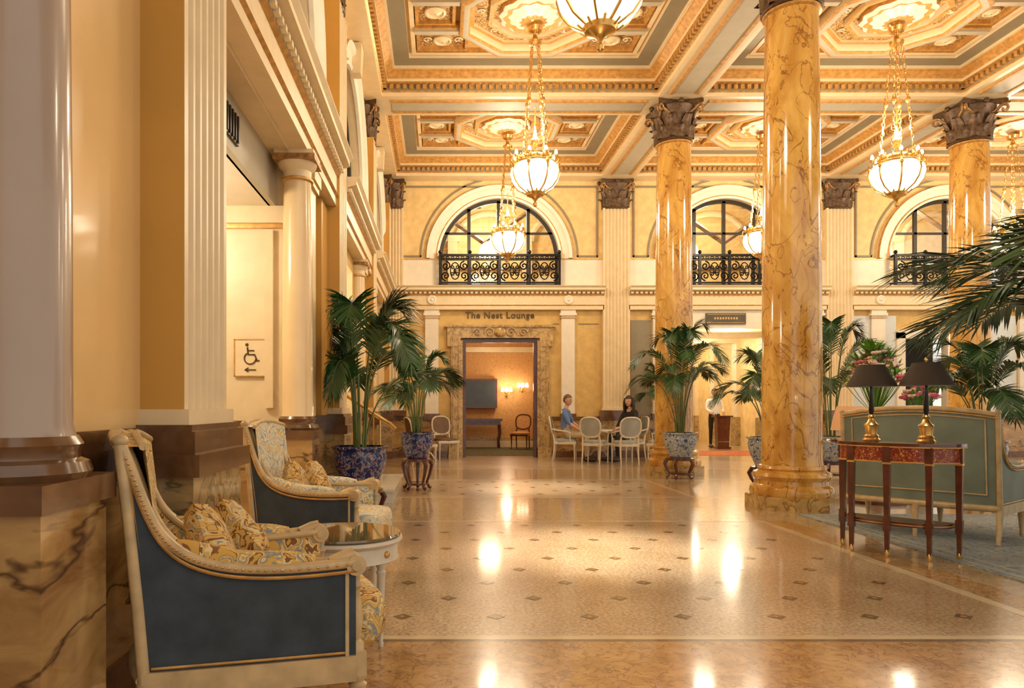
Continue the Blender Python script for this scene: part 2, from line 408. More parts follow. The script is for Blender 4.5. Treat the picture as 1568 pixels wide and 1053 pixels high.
for y in YC[1:4]:
    for i in range(3):
        a,b=XC[i]+(.55 if i else .5),XC[i+1]-.55
        mb.mat(m_bluegrey); mb.box(a,b,y-.2,y+.2,ZB-.012,ZB+.01)
        mb.mat(m_goldpaint); mb.box(a,b,y-.25,y-.2,ZB-.03,ZB); mb.box(a,b,y+.2,y+.25,ZB-.03,ZB)
mb.obj('ceiling')

def coffer(hx,hy):
    mb=MB()
    P=[(0,6.65),(0,6.72),(.03,6.74),(.03,6.84),(.10,6.87),(.10,6.92),(.20,7.0),(.20,7.04),(.24,7.04),(.24,7.08),(.50,7.08),(.50,7.16),(.55,7.16),(.55,7.11),(.62,7.11),(.62,7.20)]
    mats=[m_cream,m_gold,m_grey,m_goldpaint,m_cream,m_goldpaint,m_goldpaint,m_cream,m_cream,m_grey,m_cream,m_ceil,m_goldpaint,m_cream,m_goldpaint]
    mb.loops([[(-hx+i,-hy+i,z),(hx-i,-hy+i,z),(hx-i,hy-i,z),(-hx+i,hy-i,z)] for i,z in P],True,False,mats)
    ix,iy=hx-.62,hy-.62
    mb.mat(m_ceil); mb.quad((-ix,-iy,7.2),(ix,-iy,7.2),(ix,iy,7.2),(-ix,iy,7.2))
    mb.mat(m_gold)
    for ax,h,o in ((0,hx,hy),(1,hy,hx)):
        n=int(2*h/.115)
        for k in range(n):
            t=-h+(k+.5)*2*h/n
            for sg in (-1,1):
                a,b=sorted((sg*(o-.03),sg*(o-.085)))
                if ax==0: mb.box(t-.032,t+.032,a,b,6.76,6.83)
                else: mb.box(a,b,t-.032,t+.032,6.76,6.83)
    ap=min(iy,1.10); q=ap*math.tan(pi/8)
    def octo(r): return [(r/cos(pi/8)*cos(pi/8+k*pi/4), r/cos(pi/8)*sin(pi/8+k*pi/4)) for k in range(8)]
    def oring(prof,mats):
        mb.loops([[(x,y,z) for x,y in octo(r)] for r,z in prof],True,False,mats)
    oring([(ap,7.2),(ap,7.02),(ap-.05,7.0),(ap-.13,7.0),(ap-.16,7.04),(ap-.16,7.15),(ap-.22,7.15),(ap-.22,7.19)],[m_cream,m_goldpaint,m_bluegrey,m_goldpaint,m_cream,m_goldpaint,m_cream])
    mb.mat(m_relief); mb.face([mb.add((x,y,7.19)) for x,y in octo(ap-.22)])
    oring([(.66,7.19),(.66,7.10),(.60,7.10),(.58,7.19)],[m_cream,m_goldpaint,m_cream])
    def bar(x0,x1,y0,y1):
        mb.mat(m_bluegrey); mb.box(x0,x1,y0,y1,7.05,7.2)
        mb.mat(m_goldpaint)
        if x1-x0>y1-y0: mb.box(x0,x1,y0-.03,y0,7.09,7.2); mb.box(x0,x1,y1,y1+.03,7.09,7.2)
        else: mb.box(x0-.03,x0,y0,y1,7.09,7.2); mb.box(x1,x1+.03,y0,y1,7.09,7.2)
    for sg in (-1,1):
        a,b=sorted((sg*ap,sg*ix))
        bar(a,b,q-.1,q); bar(a,b,-q,-q+.1)
        if iy-ap>.05:
            a,b=sorted((sg*ap,sg*iy)); bar(q-.1,q,a,b); bar(-q,-q+.1,a,b)
    def panel(x0,x1,y0,y1):
        mb.mat(m_relief); mb.quad((x0,y0,7.185),(x1,y0,7.185),(x1,y1,7.185),(x0,y1,7.185))
        mb.mat(m_goldpaint); f=.05
        mb.box(x0-f,x1+f,y0-f,y0,7.12,7.2); mb.box(x0-f,x1+f,y1,y1+f,7.12,7.2); mb.box(x0-f,x0,y0,y1,7.12,7.2); mb.box(x1,x1+f,y0,y1,7.12,7.2)
        mb.mat(m_cream); cx,cy=(x0+x1)/2,(y0+y1)/2; r=min(x1-x0,y1-y0)*.32
        mb.lathe([(r,7.19),(r,7.14),(r*.8,7.13),(r*.7,7.16),(r*.3,7.13),(.01,7.12)],16,(cx,cy,0),False)
        mb.mat(m_cream)
        for sx in (-1,1):
            for w in range(2):
                c=Vector((cx+sx*(r+.10+.17*w),cy))
                if abs(c.x-cx)+.08<(x1-x0)/2: mb.tube([(c.x+.08*(1-k/14)*cos(k*.6),c.y+(1 if w else -1)*.08*(1-k/14)*sin(k*.6),7.165) for k in range(13)],.014,4)
    for sx in (-1,1):
        x0,x1=sorted((sx*(ap+.12),sx*(ix-.07)))
        panel(x0,x1,-q+.2,q-.2)
        for sy in (-1,1):
            y0,y1=sorted((sy*(q+.14),sy*(iy-.08)))
            xx0,xx1=sorted((sx*(ap-.10),sx*(ix-.07)))
            if y1-y0>.2: panel(xx0,xx1,y0,y1)
    mb.mat(m_cream)
    for k in range(8):
        a=k*pi/4; c=Vector((.77*cos(a),.77*sin(a)))
        mb.tube([(c.x+.06*(1-j/14)*cos(j*.6+a),c.y+.06*(1-j/14)*sin(j*.6+a),7.17) for j in range(13)],.013,4)
    mb.mat(m_white); n=48
    Ls=[]
    for r,z,a in ((.50,7.19,0),(.50,7.10,.02),(.44,7.06,.03),(.36,7.08,.02),(.30,7.05,.03),(.2,7.0,.02),(.12,6.98,.0),(.08,6.93,0),(.03,6.90,0)):
        Ls.append([((r+a*cos(12*2*pi*k/n))*cos(2*pi*k/n),(r+a*cos(12*2*pi*k/n))*sin(2*pi*k/n),z) for k in range(n)])
    mb.loops(Ls,True,False,[m_goldpaint,m_white,m_goldpaint,m_white,m_white,m_goldpaint,m_gold,m_gold])
    return mb.mesh('coffer')
cofA=coffer(2.425,1.765); cofB=coffer(2.275,1.765)
for i in range(4):
    yc=(YC[i]+YC[i+1])/2
    place(cofA,'ceiling_coffer',(1.425,yc,0))
    place(cofB,'ceiling_coffer',(6.925,yc,0)); place(cofB,'ceiling_coffer',(12.275,yc,0))

# ------------------------------------------------------------ back wall
mb=MB(); mb.M=FB
bays=[(-1.35,4.25,1.45),(4.25,9.6,6.925),(9.6,14.95,12.3)]
for x0,x1,cx in bays:
    arch_wall(mb,x0,x1,ZE1,7.3,cx,R,ZE1,ZS)
    mb.mat(m_white)
    a=x0+.35;b=x1-.3
    mb.box(a,cx-R-.0,-.035,0,ZE1,ZS-.02); mb.box(cx+R,b,-.035,0,ZE1,ZS-.02)
    mb.mat(m_gold); mb.box(a,cx-R,-.05,0,ZS-.05,ZS-.02); mb.box(cx+R,b,-.05,0,ZS-.05,ZS-.02)
    archivolt(mb,cx,ZS-.02,R)
    panel_line(mb,cx,x0+.42,x1-.42,ZS+.02,ZB-.12,R+.42)
mb.mat(m_ochre)
rect_hole(mb,-1.35,4.25,0,ZE1,(.57,2.36,0,2.86))
rect_hole(mb,4.25,9.6,0,ZE1,(5.9,8.8,0,3.1))
rect_hole(mb,9.6,16,0,ZE1,(11.2,12.25,0,2.86))
for x0,x1,_ in bays: entab(mb,x0+.3,x1-.3)
for a,b in ((-1.35,.2),(2.7,3.9),(4.6,5.8),(8.95,9.3),(9.95,11.0),(12.5,14.6)):
    mb.mat(m_dado); mb.box(a,b,-.05,0,.15,.9); mb.mat(m_brown); mb.box(a,b,-.08,0,0,.15); mb.box(a,b,-.08,0,.9,.98)
for x in (-.17,3.10,5.0+.3,9.05,10.55,14.1):
    mb.mat(m_white); mb.box(x-.16,x+.16,-.09,0,.98,3.40); mb.box(x-.2,x+.2,-.13,0,3.40,3.46); mb.box(x-.18,x+.18,-.11,0,3.46,ZE0)
    mb.mat(m_gold); mb.box(x-.19,x+.19,-.115,0,3.34,3.37)
    mb.mat(m_brown); mb.box(x-.19,x+.19,-.12,0,.9,1.05)
    mb.mat(m_white)
    mm=mb.M; mb.M=mm@Matrix.Translation((x,-.15,ZE0+.23))@Matrix.Rotation(pi/2,4,'X')
    mb.lathe([(.11,0),(.11,.03),(.08,.04),(.05,.025),(.02,.05)],16); mb.M=mm
for x in (4.25,9.6,14.95):
    fluted(mb,x,.64,.14,1.2,5.97,7); pil_base(mb,x,.64,.14,1.0); pedestal(mb,x,.64,.14,1.0,m_dado2)
    place(capM,'pilaster_capital',(x,YB-.02,5.95),0,(.98,.55,1))
fluted(mb,-1.1,.5,.14,1.2,5.97,6); pil_base(mb,-1.1,.5,.14,1.0)
place(capM,'pilaster_capital',(-1.1,YB-.02,5.95),0,(.7,.5,1))
mb.mat(m_grey)
for a,b in ((2.75,2.9),(3.36,3.85)): 
    mb.box(a,b,-.015,0,3.2,3.225)
mb.mat(m_grey); mb.box(4.62,5.1,-.02,0,1.0,3.3)
mb.mat(m_white); mb.box(5.7,9.0,-.06,0,3.1,3.54); mb.box(5.7,5.9,-.06,.25,0,3.1); mb.box(8.8,9.0,-.06,.25,0,3.1)
mb.box(11.0,11.2,-.08,.2,0,3.0); mb.box(12.25,12.45,-.08,.2,0,3.0); mb.box(11.0,12.45,-.08,.2,2.86,3.06)
mb.mat(m_daylit); mb.box(10.72,11.0,-.03,0,1.0,3.4); mb.box(12.5,13.9,-.03,0,1.0,3.4); mb.box(9.95,10.38,-.03,0,1.0,3.4)
mb.mat(m_dark); mb.box(11.2,12.25,.5,.55,0,2.9)
mb.obj('wall_back')
mb=MB(); mb.M=FB; mb.mat(m_signd); mb.box(6.4,7.36,-.10,-.06,3.2,3.46); mb.mat(m_brass); mb.box(6.43,7.33,-.104,-.10,3.225,3.235); mb.box(6.43,7.33,-.104,-.10,3.425,3.435)
for k in range(9): mb.box(6.6+k*.065,6.64+k*.065,-.104,-.10,3.31,3.36)
mb.obj('direction_sign')
cu=bpy.data.curves.new('lounge_lettering','FONT'); cu.body='The Nest Lounge'; cu.size=.21; cu.align_x='CENTER'; cu.extrude=.012; cu.offset=.004; cu.space_character=1.12
cu.materials.append(m_letter); o=bpy.data.objects.new('lounge_lettering',cu); COL.objects.link(o); o.location=(1.47,YB-.015,3.35); o.rotation_euler=(pi/2,0,0)

# door surround
mb=MB(); mb.M=FB; mb.mat(m_doorm)
mb.box(.29,.57,-.12,.3,0,2.80); mb.box(2.36,2.64,-.12,.3,0,2.80); mb.box(.20,2.73,-.14,0,2.86,3.14); mb.box(.57,2.36,-.12,.3,2.86,3.1)
mb.box(.20,.52,-.14,0,2.66,2.86); mb.box(2.41,2.73,-.14,0,2.66,2.86); mb.box(.14,2.79,-.18,0,3.12,3.17)
mb.box(.24,.57,-.16,0,0,.25); mb.box(2.36,2.69,-.16,0,0,.25)
for a,b in ((.33,.36),(.47,.50)): mb.box(a,b,-.15,0,.25,2.8); mb.box(2.93-b,2.93-a,-.15,0,.25,2.8)
for sg in (-1,1):
    for s_,o_ in ((.13,.25),(.10,.55)):
        mb.tube([(1.465+sg*(o_+s_*(1-k/22)*cos(k*.45)),-.17,2.99+s_*(1-k/22)*sin(k*.45)) for k in range(20)],.02,5)
mb.ell((1.465,-.16,3.0),(.14,.06,.12))
mb.mat(m_wood); mb.box(.57,.65,-.02,.1,0,2.86); mb.box(2.28,2.36,-.02,.1,0,2.86); mb.box(.65,2.28,-.02,.1,2.76,2.86)
mb.obj('door_1')

def window(name,M,cx):
    mb=MB(); mb.M=M; mb.mat(m_black); y0,y1=.14,.20; n=28
    Ls=[[(cx-r*cos(pi*k/n),y,ZS+r*sin(pi*k/n)) for k in range(n+1)] for r,y in ((R,y0),(R-.09,y0),(R-.09,y1),(R,y1))]
    mb.loops(Ls,False)
    mb.box(cx-R,cx-R+.08,y0,y1,ZE1,ZS); mb.box(cx+R-.08,cx+R,y0,y1,ZE1,ZS)
    for dx in (-.72,0,.72):
        h=math.sqrt(R*R-dx*dx); mb.box(cx+dx-.04,cx+dx+.04,y0,y1,ZE1,ZS+h-.04)
    h=math.sqrt(R*R-.62**2); mb.box(cx-h,cx+h,y0,y1,ZS+.60,ZS+.65)
    mb.box(cx-R,cx+R,y0,y1,ZS-.02,ZS+.04); mb.box(cx-R,cx+R,y0,y1,ZE1,ZE1+.08)
    mb.mat(m_glass); A=arc(cx,R-.05,ZS,20)
    mb.face([mb.add((x,.17,z)) for x,z in [(cx-R+.05,ZE1)]+A+[(cx+R-.05,ZE1)]])
    mb.obj(name)
def spiral(mb,c,r,d,turns=1.6,rr=.011,a0=0,n=20):
    mb.tube([(c[0]+d*r*(1-k/n*.85)*cos(a0+turns*2*pi*k/n),c[1],c[2]+r*(1-k/n*.85)*sin(a0+turns*2*pi*k/n)) for k in range(n+1)],rr,4)
def balcony(M,cx):
    mb=MB(); mb.M=M; mb.mat(m_iron); y=-.20; w=R-.03; z0=ZE1; z1=ZE1+.76
    mb.box(cx-w,cx+w,y-.04,y+.04,z1-.05,z1); mb.box(cx-w,cx+w,y-.02,y+.02,z1-.15,z1-.12); mb.box(cx-w,cx+w,y-.025,y+.025,z0+.06,z0+.10); mb.box(cx-w,cx+w,y-.09,0,z0,z0+.03)
    for sx in (-1,1): mb.box(cx+sx*w-.02,cx+sx*w+.02,y,0,z1-.05,z1); mb.box(cx+sx*w-.02,cx+sx*w+.02,y,0,z0+.06,z0+.1)
    for k in range(5):
        x=cx-w+k*2*w/4; mb.box(x-.03,x+.03,y-.03,y+.03,z0,z1); mb.ell((x,y,z1+.05),(.045,.045,.05),8,6)
    pw=2*w/4
    for k in range(4):
        x=cx-w+(k+.5)*pw; zc=(z0+z1)/2-.02
        mb.tube([(x+.11*cos(t*pi/8),y,zc+.20*sin(t*pi/8)) for t in range(16)],.013,4,True)
        for sx in (-1,1):
            for sz in (-1,1):
                spiral(mb,(x+sx*.22,y,zc+sz*.12),.11,sx,1.5,.017,sz*pi/2*1.0)
                spiral(mb,(x+sx*.06,y,zc+sz*.08),.05,sx,1.2,.013,0)
            mb.box(x+sx*.335-.008,x+sx*.335+.008,y-.008,y+.008,z0+.1,z1-.12)
        mb.ell((x,y,zc),(.04,.02,.07),8,6)
        for j in range(6):
            xx=x-pw/2+(j+.5)*pw/6; mb.tube([(xx+.035*cos(t*pi/4),y,z1-.085+.03*sin(t*pi/4)) for t in range(8)],.009,4,True)
    mb.obj('balcony_railing')
for i,(a,b,cx) in enumerate(bays): window('window_%d'%(i+1),FB,cx); balcony(FB,cx)
# gallery behind the arched windows
mb=MB(); mb.mat(m_ochre_up)
mb.quad((-2.5,21,4.0),(16,21,4.0),(16,21,7.2),(-2.5,21,7.2)); mb.mat(m_cream); mb.quad((-2.5,17.62,7.2),(16,17.62,7.2),(16,21,7.2),(-2.5,21,7.2))
mb.mat(m_floor); mb.box(-2.5,16,17.62,21,3.9,4.0)
mb.mat(m_seatb)
for k in range(12): x=-2+k*1.55; mb.box(x,x+.12,17.7,21,7.0,7.2)
mb.mat(m_cream)
for k in range(9):
    x=-1.75+k*2.15
    mb.box(x-.14,x+.14,20.75,21,4,6.2)
    mb.tube([(x+1.07-.95*cos(pi*q/14),20.85,6.0+.8*sin(pi*q/14)) for q in range(15)],.09,6)
mb.mat(m_seatb)
for k in range(6):
    x=-2+k*3.2; mb.tube([(x,19.2,5.6),(x+1.6,19.2,6.7),(x+3.2,19.2,5.6)],.07,4)
mb.box(-2.5,16,20.9,21,5.2,5.28)
mb.quad((-2.5,17.62,4),(-2.5,21,4),(-2.5,21,7.2),(-2.5,17.62,7.2))
mb.mat(m_white)
for k in range(9):
    x=-1.2+k*2.0; mb.box(x,x+.9,20.93,20.98,4.3,5.0)
mb.obj('wall_gallery')

# lounge room
mb=MB(); mb.mat(m_wallpaper)
mb.quad((-1.4,21.6,0),(4.2,21.6,0),(4.2,21.6,3.3),(-1.4,21.6,3.3)); mb.quad((-1.4,17.6,0),(-1.4,21.6,0),(-1.4,21.6,3.3),(-1.4,17.6,3.3)); mb.quad((3.4,17.6,0),(3.4,21.6,0),(3.4,21.6,3.3),(3.4,17.6,3.3))
mb.mat(m_ceil); mb.quad((-1.4,17.6,3.3),(4.2,17.6,3.3),(4.2,21.6,3.3),(-1.4,21.6,3.3))
mb.mat(m_carpet); mb.box(-1.4,3.4,17.75,21.6,0,.004)
mb.mat(m_cream); mb.box(-1.4,3.4,21.5,21.6,2.85,3.0); mb.box(-1.4,3.4,21.55,21.6,.0,.2); mb.box(3.3,3.4,17.7,21.6,2.85,3.0)
mb.mat(m_doorm); mb.box(-1.4,3.4,21.56,21.6,.2,.3)
mb.obj('wall_lounge')
def sconce(x,y,z,ang=0):
    mb=MB(); mb.mat(m_brass); mb.ell((0,-.02,0),(.04,.02,.12),10,8)
    for sg in (-1,0,1):
        mb.tube([(0,-.02,-.04),(sg*.07,-.10,-.08),(sg*.12,-.14,-.02),(sg*.12,-.14,.03)],.008,5)
        mb.lathe([(.012,.03),(.025,.035),(.02,.05)],8,(sg*.12,-.14,0))
    mb.mat(m_bulb)
    for sg in (-1,0,1): mb.lathe([(.035,.05),(.055,.07),(.035,.17),(.01,.18)],8,(sg*.12,-.14,0))
    mb.obj('wall_sconce',(x,y,z),ang)
sconce(2.02,21.55,1.62); sconce(3.32,19.2,1.75,-pi/2); sconce(3.36,20.8,1.7,-pi/2); sconce(2.5,21.55,1.75)
mb=MB(); mb.mat(m_wood); mb.box(.72,1.74,21.42,21.55,1.18,2.05); mb.mat(m_screen); mb.box(.78,1.68,21.415,21.42,1.24,1.99); mb.obj('wall_television')
mb=MB(); mb.mat(m_wood); mb.box(.6,1.85,20.9,21.4,.80,.87); mb.box(.65,1.8,20.95,21.35,.68,.80)
for x in (.68,1.77):
    for y in (20.96,21.34): mb.tube([(x,y,.7),(x+.02,y,.45),(x-.02,y,.2),(x,y,0)],[.04,.03,.025,.03],8)
mb.obj('console_table')

# corridor
mb=MB(); mb.mat(m_ochre_up)
x0,x1,ye=5.3,9.4,27
mb.quad((x0,17.5,0),(x0,ye,0),(x0,ye,3.4),(x0,17.5,3.4)); mb.quad((x1,17.5,0),(x1,ye,0),(x1,ye,3.4),(x1,17.5,3.4)); mb.quad((x0,ye,0),(x1,ye,0),(x1,ye,3.4),(x0,ye,3.4))
mb.mat(m_white); mb.quad((x0,17.5,3.4),(x1,17.5,3.4),(x1,ye,3.4),(x0,ye,3.4))
for y in (19,20.8,22.6,24.4,26.2): 
    mb.mat(m_cream); mb.box(x0,x1,y-.15,y+.15,3.2,3.4)
    for xx in (x0,x1):
        mb.mat(m_cream); mb.box(xx-.12,xx+.12,y-.18,y+.18,.9,3.2); mb.mat(m_dado2); mb.box(xx-.15,xx+.15,y-.21,y+.21,0,.9)
mb.mat(m_doorm)
for x in (6.3,7.2,8.4,9.1): mb.box(x,x+.25,26.8,27,0,3.2)
mb.mat(m_ochre); mb.box(6.6,7.15,26.9,26.98,.4,2.6); mb.mat(m_seatb); mb.box(7.6,8.3,26.9,26.98,0,2.2); mb.mat(m_wallpaper); mb.box(8.7,9.1,26.9,26.98,0,2.4)
mb.mat(m_white); mb.box(6.2,9.2,26.8,27,2.7,2.85)
for y in (20,22,24):
    mb.mat(m_colB); mb.lathe([(.19,0),(.19,.1),(.15,.14),(.13,2.7),(.19,2.8),(.2,2.9)],20,(6.75,y+1,0)); mb.mat(m_cream); mb.box(6.5,7.0,y+.75,y+1.25,2.9,3.4)
mb.mat(m_rugred); mb.box(6.1,8.6,17.9,19.8,0,.008)
mb.obj('wall_corridor')
for y in (18.6,21.7,24.8):
    mb=MB(); mb.mat(m_brass); mb.lathe([(.22,3.4),(.22,3.36),(.18,3.35)],20,(7.2,y,0)); mb.mat(m_glass_on); mb.lathe([(.18,3.35),(.16,3.29),(.08,3.25),(.01,3.24)],20,(7.2,y,0)); mb.obj('ceiling_lamp')
sconce(8.0,26.75,1.9)
# small concierge lectern
mb=MB(); mb.mat(m_wood); mb.box(8.02,8.42,20.7,21.0,0,.06); mb.tbox((8.22,20.85),(.16,.11),(.19,.13),.06,.92); mb.tbox((8.22,20.85),(.25,.18),(.25,.18),.92,.96); mb.mat(m_brass)
for k in (0,1): mb.box(8.06,8.38,20.735,20.74,.2+k*.55,.215+k*.55)
mb.obj('concierge_lectern')

# ------------------------------------------------------------ left wall
mb=MB(); mb.M=FL
mb.mat(m_shinycream); mb.quad((-2.5,0,0),(3.95,0,0),(3.95,0,7.3),(-2.5,0,7.3))
lb=[(3.9,8.66,6.12),(8.66,13,10.83),(13,17.32,15.15)]
for x0,x1,cx in lb:
    arch_wall(mb,x0,x1,ZE1,7.3,cx,R,ZE1,ZS)
    archivolt(mb,cx,ZS-.02,R)
    mb.mat(m_white); mb.box(x0+.3,cx-R,-.035,0,ZE1,ZS-.02); mb.box(cx+R,x1-.34,-.035,0,ZE1,ZS-.02)
    mb.box(cx-R-.36,cx-R+.0,-.10,0,ZS-.14,ZS-.02); mb.box(cx+R,cx+R+.36,-.10,0,ZS-.14,ZS-.02)
    mb.mat(m_cream); mb.tbox((cx,-.1),(.10,.08),(.15,.10),ZS+R-.05,ZS+R+.38)
mb.mat(m_ochre)
rect_hole(mb,6.9,9.3,0,ZE1); rect_hole(mb,9.3,17.32,0,ZE1,(9.3,11.2,0,3.3)) 
mb.mat(m_cream); mb.quad((3.9,0,ZE0-.03),(6.95,0,ZE0-.03),(6.95,0,ZE1),(3.9,0,ZE1)); mb.quad((3.9,0,ZE0),(6.95,0,ZE0),(6.95,.25,ZE0),(3.9,.25,ZE0))
for a,b in ((-1,3.24),(3.90,8.33),(8.99,12.67),(13.33,17.3)): entab(mb,a,b,.02)
for x,w in ((3.57,.64),(8.66,.64),(13.0,.64),(17.0,.5)):
    fluted(mb,x,w,.20,1.2,5.97,6,m_orange,None,.045); pil_base(mb,x,w,.20,1.0); pedestal(mb,x,w,.20,1.0,m_dado2)
for a,b in ((-2,3.2),(6.95,8.3),(11.3,12.6),(13.4,16.7)):
    mb.mat(m_dado); mb.box(a,b,-.04,0,.18,.94); mb.mat(m_brown); mb.box(a,b,-.06,0,0,.18); mb.box(a,b,-.06,0,.94,1.04); mb.box(a,b,-.05,0,1.04,1.12)
for x in (7.15,11.95,13.9,16.3):
    mb.mat(m_cream); mb.box(x-.14,x+.14,-.10,0,1.12,3.36); mb.mat(m_gold); mb.box(x-.17,x+.17,-.13,0,3.36,3.42); mb.mat(m_cream); mb.box(x-.19,x+.19,-.15,0,3.42,ZE0)
mb.mat(m_orange); mb.box(7.9,8.33,-.06,0,1.12,3.5)
mb.obj('wall_left')
for x in (3.57,8.66,13.0): place(capM,'pilaster_capital',(XL+.03,x,5.95),0,(.55,.85,1))
place(capM,'pilaster_capital',(XL+.03,17.05,5.95),0,(.55,.7,1))
for i,(a,b,cx) in enumerate(lb): window('window_%d'%(i+4),FL,cx)
mb=MB(); mb.mat(m_ochre_up)
mb.quad((-3.5,3.9,4),(-3.5,17.3,4),(-3.5,17.3,7.2),(-3.5,3.9,7.2)); mb.mat(m_cream); mb.quad((-3.5,3.9,7.2),(-1.36,3.9,7.2),(-1.36,17.3,7.2),(-3.5,17.3,7.2)); mb.quad((-3.5,3.9,4),(-1.6,3.9,4),(-1.6,17.3,4),(-3.5,17.3,4))
mb.mat(m_seatb)
for k in range(9): y=4.2+k*1.6; mb.box(-3.5,-1.7,y,y+.15,6.9,7.2)
mb.obj('wall_gallery_side')
def small_column(x,y,m,name='engaged_column'):
    mb=MB(); mb.mat(m_dado); mb.box(-.17,.17,-.19,.19,.18,.92); mb.mat(m_brown); mb.box(-.19,.19,-.22,.22,0,.18); mb.box(-.19,.19,-.22,.22,.92,1.0)
    mb.lathe([(.19,1.0),(.20,1.02),(.19,1.05),(.165,1.06),(.165,1.08),(.175,1.10),(.16,1.125)],28)
    mb.mat(m); mb.lathe([(.155,1.12),(.145,1.16),(.143,1.8),(.135,2.8),(.125,3.28)],32)
    mb.mat(m_gold); mb.lathe([(.125,3.28),(.145,3.29),(.145,3.31),(.125,3.32)],28); mb.mat(m_cream); mb.lathe([(.125,3.32),(.128,3.38),(.17,3.42),(.18,3.45)],28); mb.mat(m_bronzeg); mb.box(-.19,.19,-.19,.19,3.45,3.50); mb.mat(m_cream);mb.box(-.18,.18,-.18,.18,3.50,ZE0)
    return mb.obj(name,(x,y,0))
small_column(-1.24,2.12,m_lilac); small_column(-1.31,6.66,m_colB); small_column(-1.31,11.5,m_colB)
# alcove
mb=MB(); 
mb.mat(m_cream); mb.quad((-3.6,6.9,0),(-1.35,6.9,0),(-1.35,6.9,3.54),(-3.6,6.9,3.54)); mb.quad((-3.6,3.95,0),(-3.6,6.9,0),(-3.6,6.9,3.54),(-3.6,3.95,3.54)); mb.quad((-3.6,3.95,0),(-1.35,3.95,0),(-1.35,3.95,3.54),(-3.6,3.95,3.54))
mb.mat(m_white); mb.quad((-3.6,3.95,3.12),(-1.6,3.95,3.12),(-1.6,6.9,3.12),(-3.6,6.9,3.12))
mb.mat(m_bluegrey); mb.box(-1.62,-1.55,3.95,6.9,3.12,3.54)
mb.mat(m_gold); mb.box(-3.6,-1.36,6.86,6.9,2.92,2.96); mb.mat(m_cream); mb.box(-3.6,-1.36,6.82,6.9,2.96,3.12); mb.box(-1.66,-1.58,6.84,6.9,1.2,2.9)
mb.mat(m_dado); mb.box(-3.6,-1.5,6.85,6.9,0,.98); mb.mat(m_brown); mb.box(-3.6,-1.5,6.82,6.9,.98,1.08)
mb.obj('wall_alcove')
mb=MB(); mb.mat(m_black); mb.box(-1.548,-1.53,4.85,5.5,3.2,3.42)
for k in range(9): mb.box(-1.545,-1.515,4.88+k*.07,4.90+k*.07,3.21,3.41)
mb.obj('air_vent')
mb=MB(); mb.mat(m_brass); mb.lathe([(.16,3.12),(.16,3.09),(.13,3.08)],20,(-2.5,5.6,0)); mb.mat(m_glass_on); mb.lathe([(.13,3.08),(.11,3.04),(.01,3.02)],20,(-2.5,5.6,0)); mb.obj('added_alcove_lamp')  # added disc lamp, out of view, to go with the alcove's light
# wheelchair sign
mb=MB(); mb.mat(m_cream); mb.box(-.16,.16,-.015,0,-.18,.18); mb.mat(m_goldpaint)
for a in ((-.16,.16,-.02,0,.17,.18),(-.16,.16,-.02,0,-.18,-.17),(-.16,-.15,-.02,0,-.18,.18),(.15,.16,-.02,0,-.18,.18)): mb.box(*a)
mb.mat(m_letter); y=-.02
mb.ell((-.035,y,.125),(.016,.006,.016),8,6)
mb.tube([(-.03,y,.10),(-.022,y,.03),(.04,y,.03),(.062,y,-.03),(.085,y,-.025)],.008,5)
mb.tube([(-.026,y,.07),(.035,y,.068)],.006,5)
mb.tube([(-.005+.055*cos(a),y,-.005+.055*sin(a)) for a in [2.1+k*.27 for k in range(16)]],.007,5)
mb.tube([(.05,y,-.115),(-.05,y,-.115)],.006,5); mb.tube([(-.02,y,-.095),(-.055,y,-.115),(-.02,y,-.135)],.006,5)
mb.obj('accessibility_sign',(-1.80,6.885,1.68))
# stairs + room behind
mb=MB(); mb.mat(m_steps)
for k in range(8):
    xr=-.58-.3*k; y0_=9.03 if k<3 else 9.32; mb.box(-3.6,xr,y0_,11.15,.17*k,.17*(k+1)-.03); mb.box(-3.6,xr+.025,y0_-.02,11.17,.17*(k+1)-.03,.17*(k+1))
mb.obj('staircase')
mb=MB(); mb.mat(m_cream); mb.quad((-4,11.2,0),(-1.35,11.2,0),(-1.35,11.2,3.54),(-4,11.2,3.54)); mb.quad((-4,9.3,0),(-1.35,9.3,0),(-1.35,9.3,3.54),(-4,9.3,3.54)); mb.quad((-4,9.3,0),(-4,11.2,0),(-4,11.2,3.54),(-4,9.3,3.54)); mb.quad((-4,9.3,3.5),(-1.35,9.3,3.5),(-1.35,11.2,3.5),(-4,11.2,3.5))
mb.obj('wall_stair')
mb=MB(); mb.mat(m_brass); mb.tube([(-.55,9.15,.93),(-.62,9.15,1.0),(-.7,9.15,1.04),(-1.25,9.15,1.40),(-2.4,9.4,2.0)],.024,8)
mb.tube([(-.75,9.15,.17),(-.75,9.15,1.06)],.015,6); mb.tube([(-1.08,9.15,.34),(-1.08,9.15,1.28)],.015,6)
for k in range(3): mb.tube([(-.83-.08*k,9.15,.17),(-.83-.08*k,9.15,1.1+.05*k)],.008,5)
mb.obj('stair_handrail')

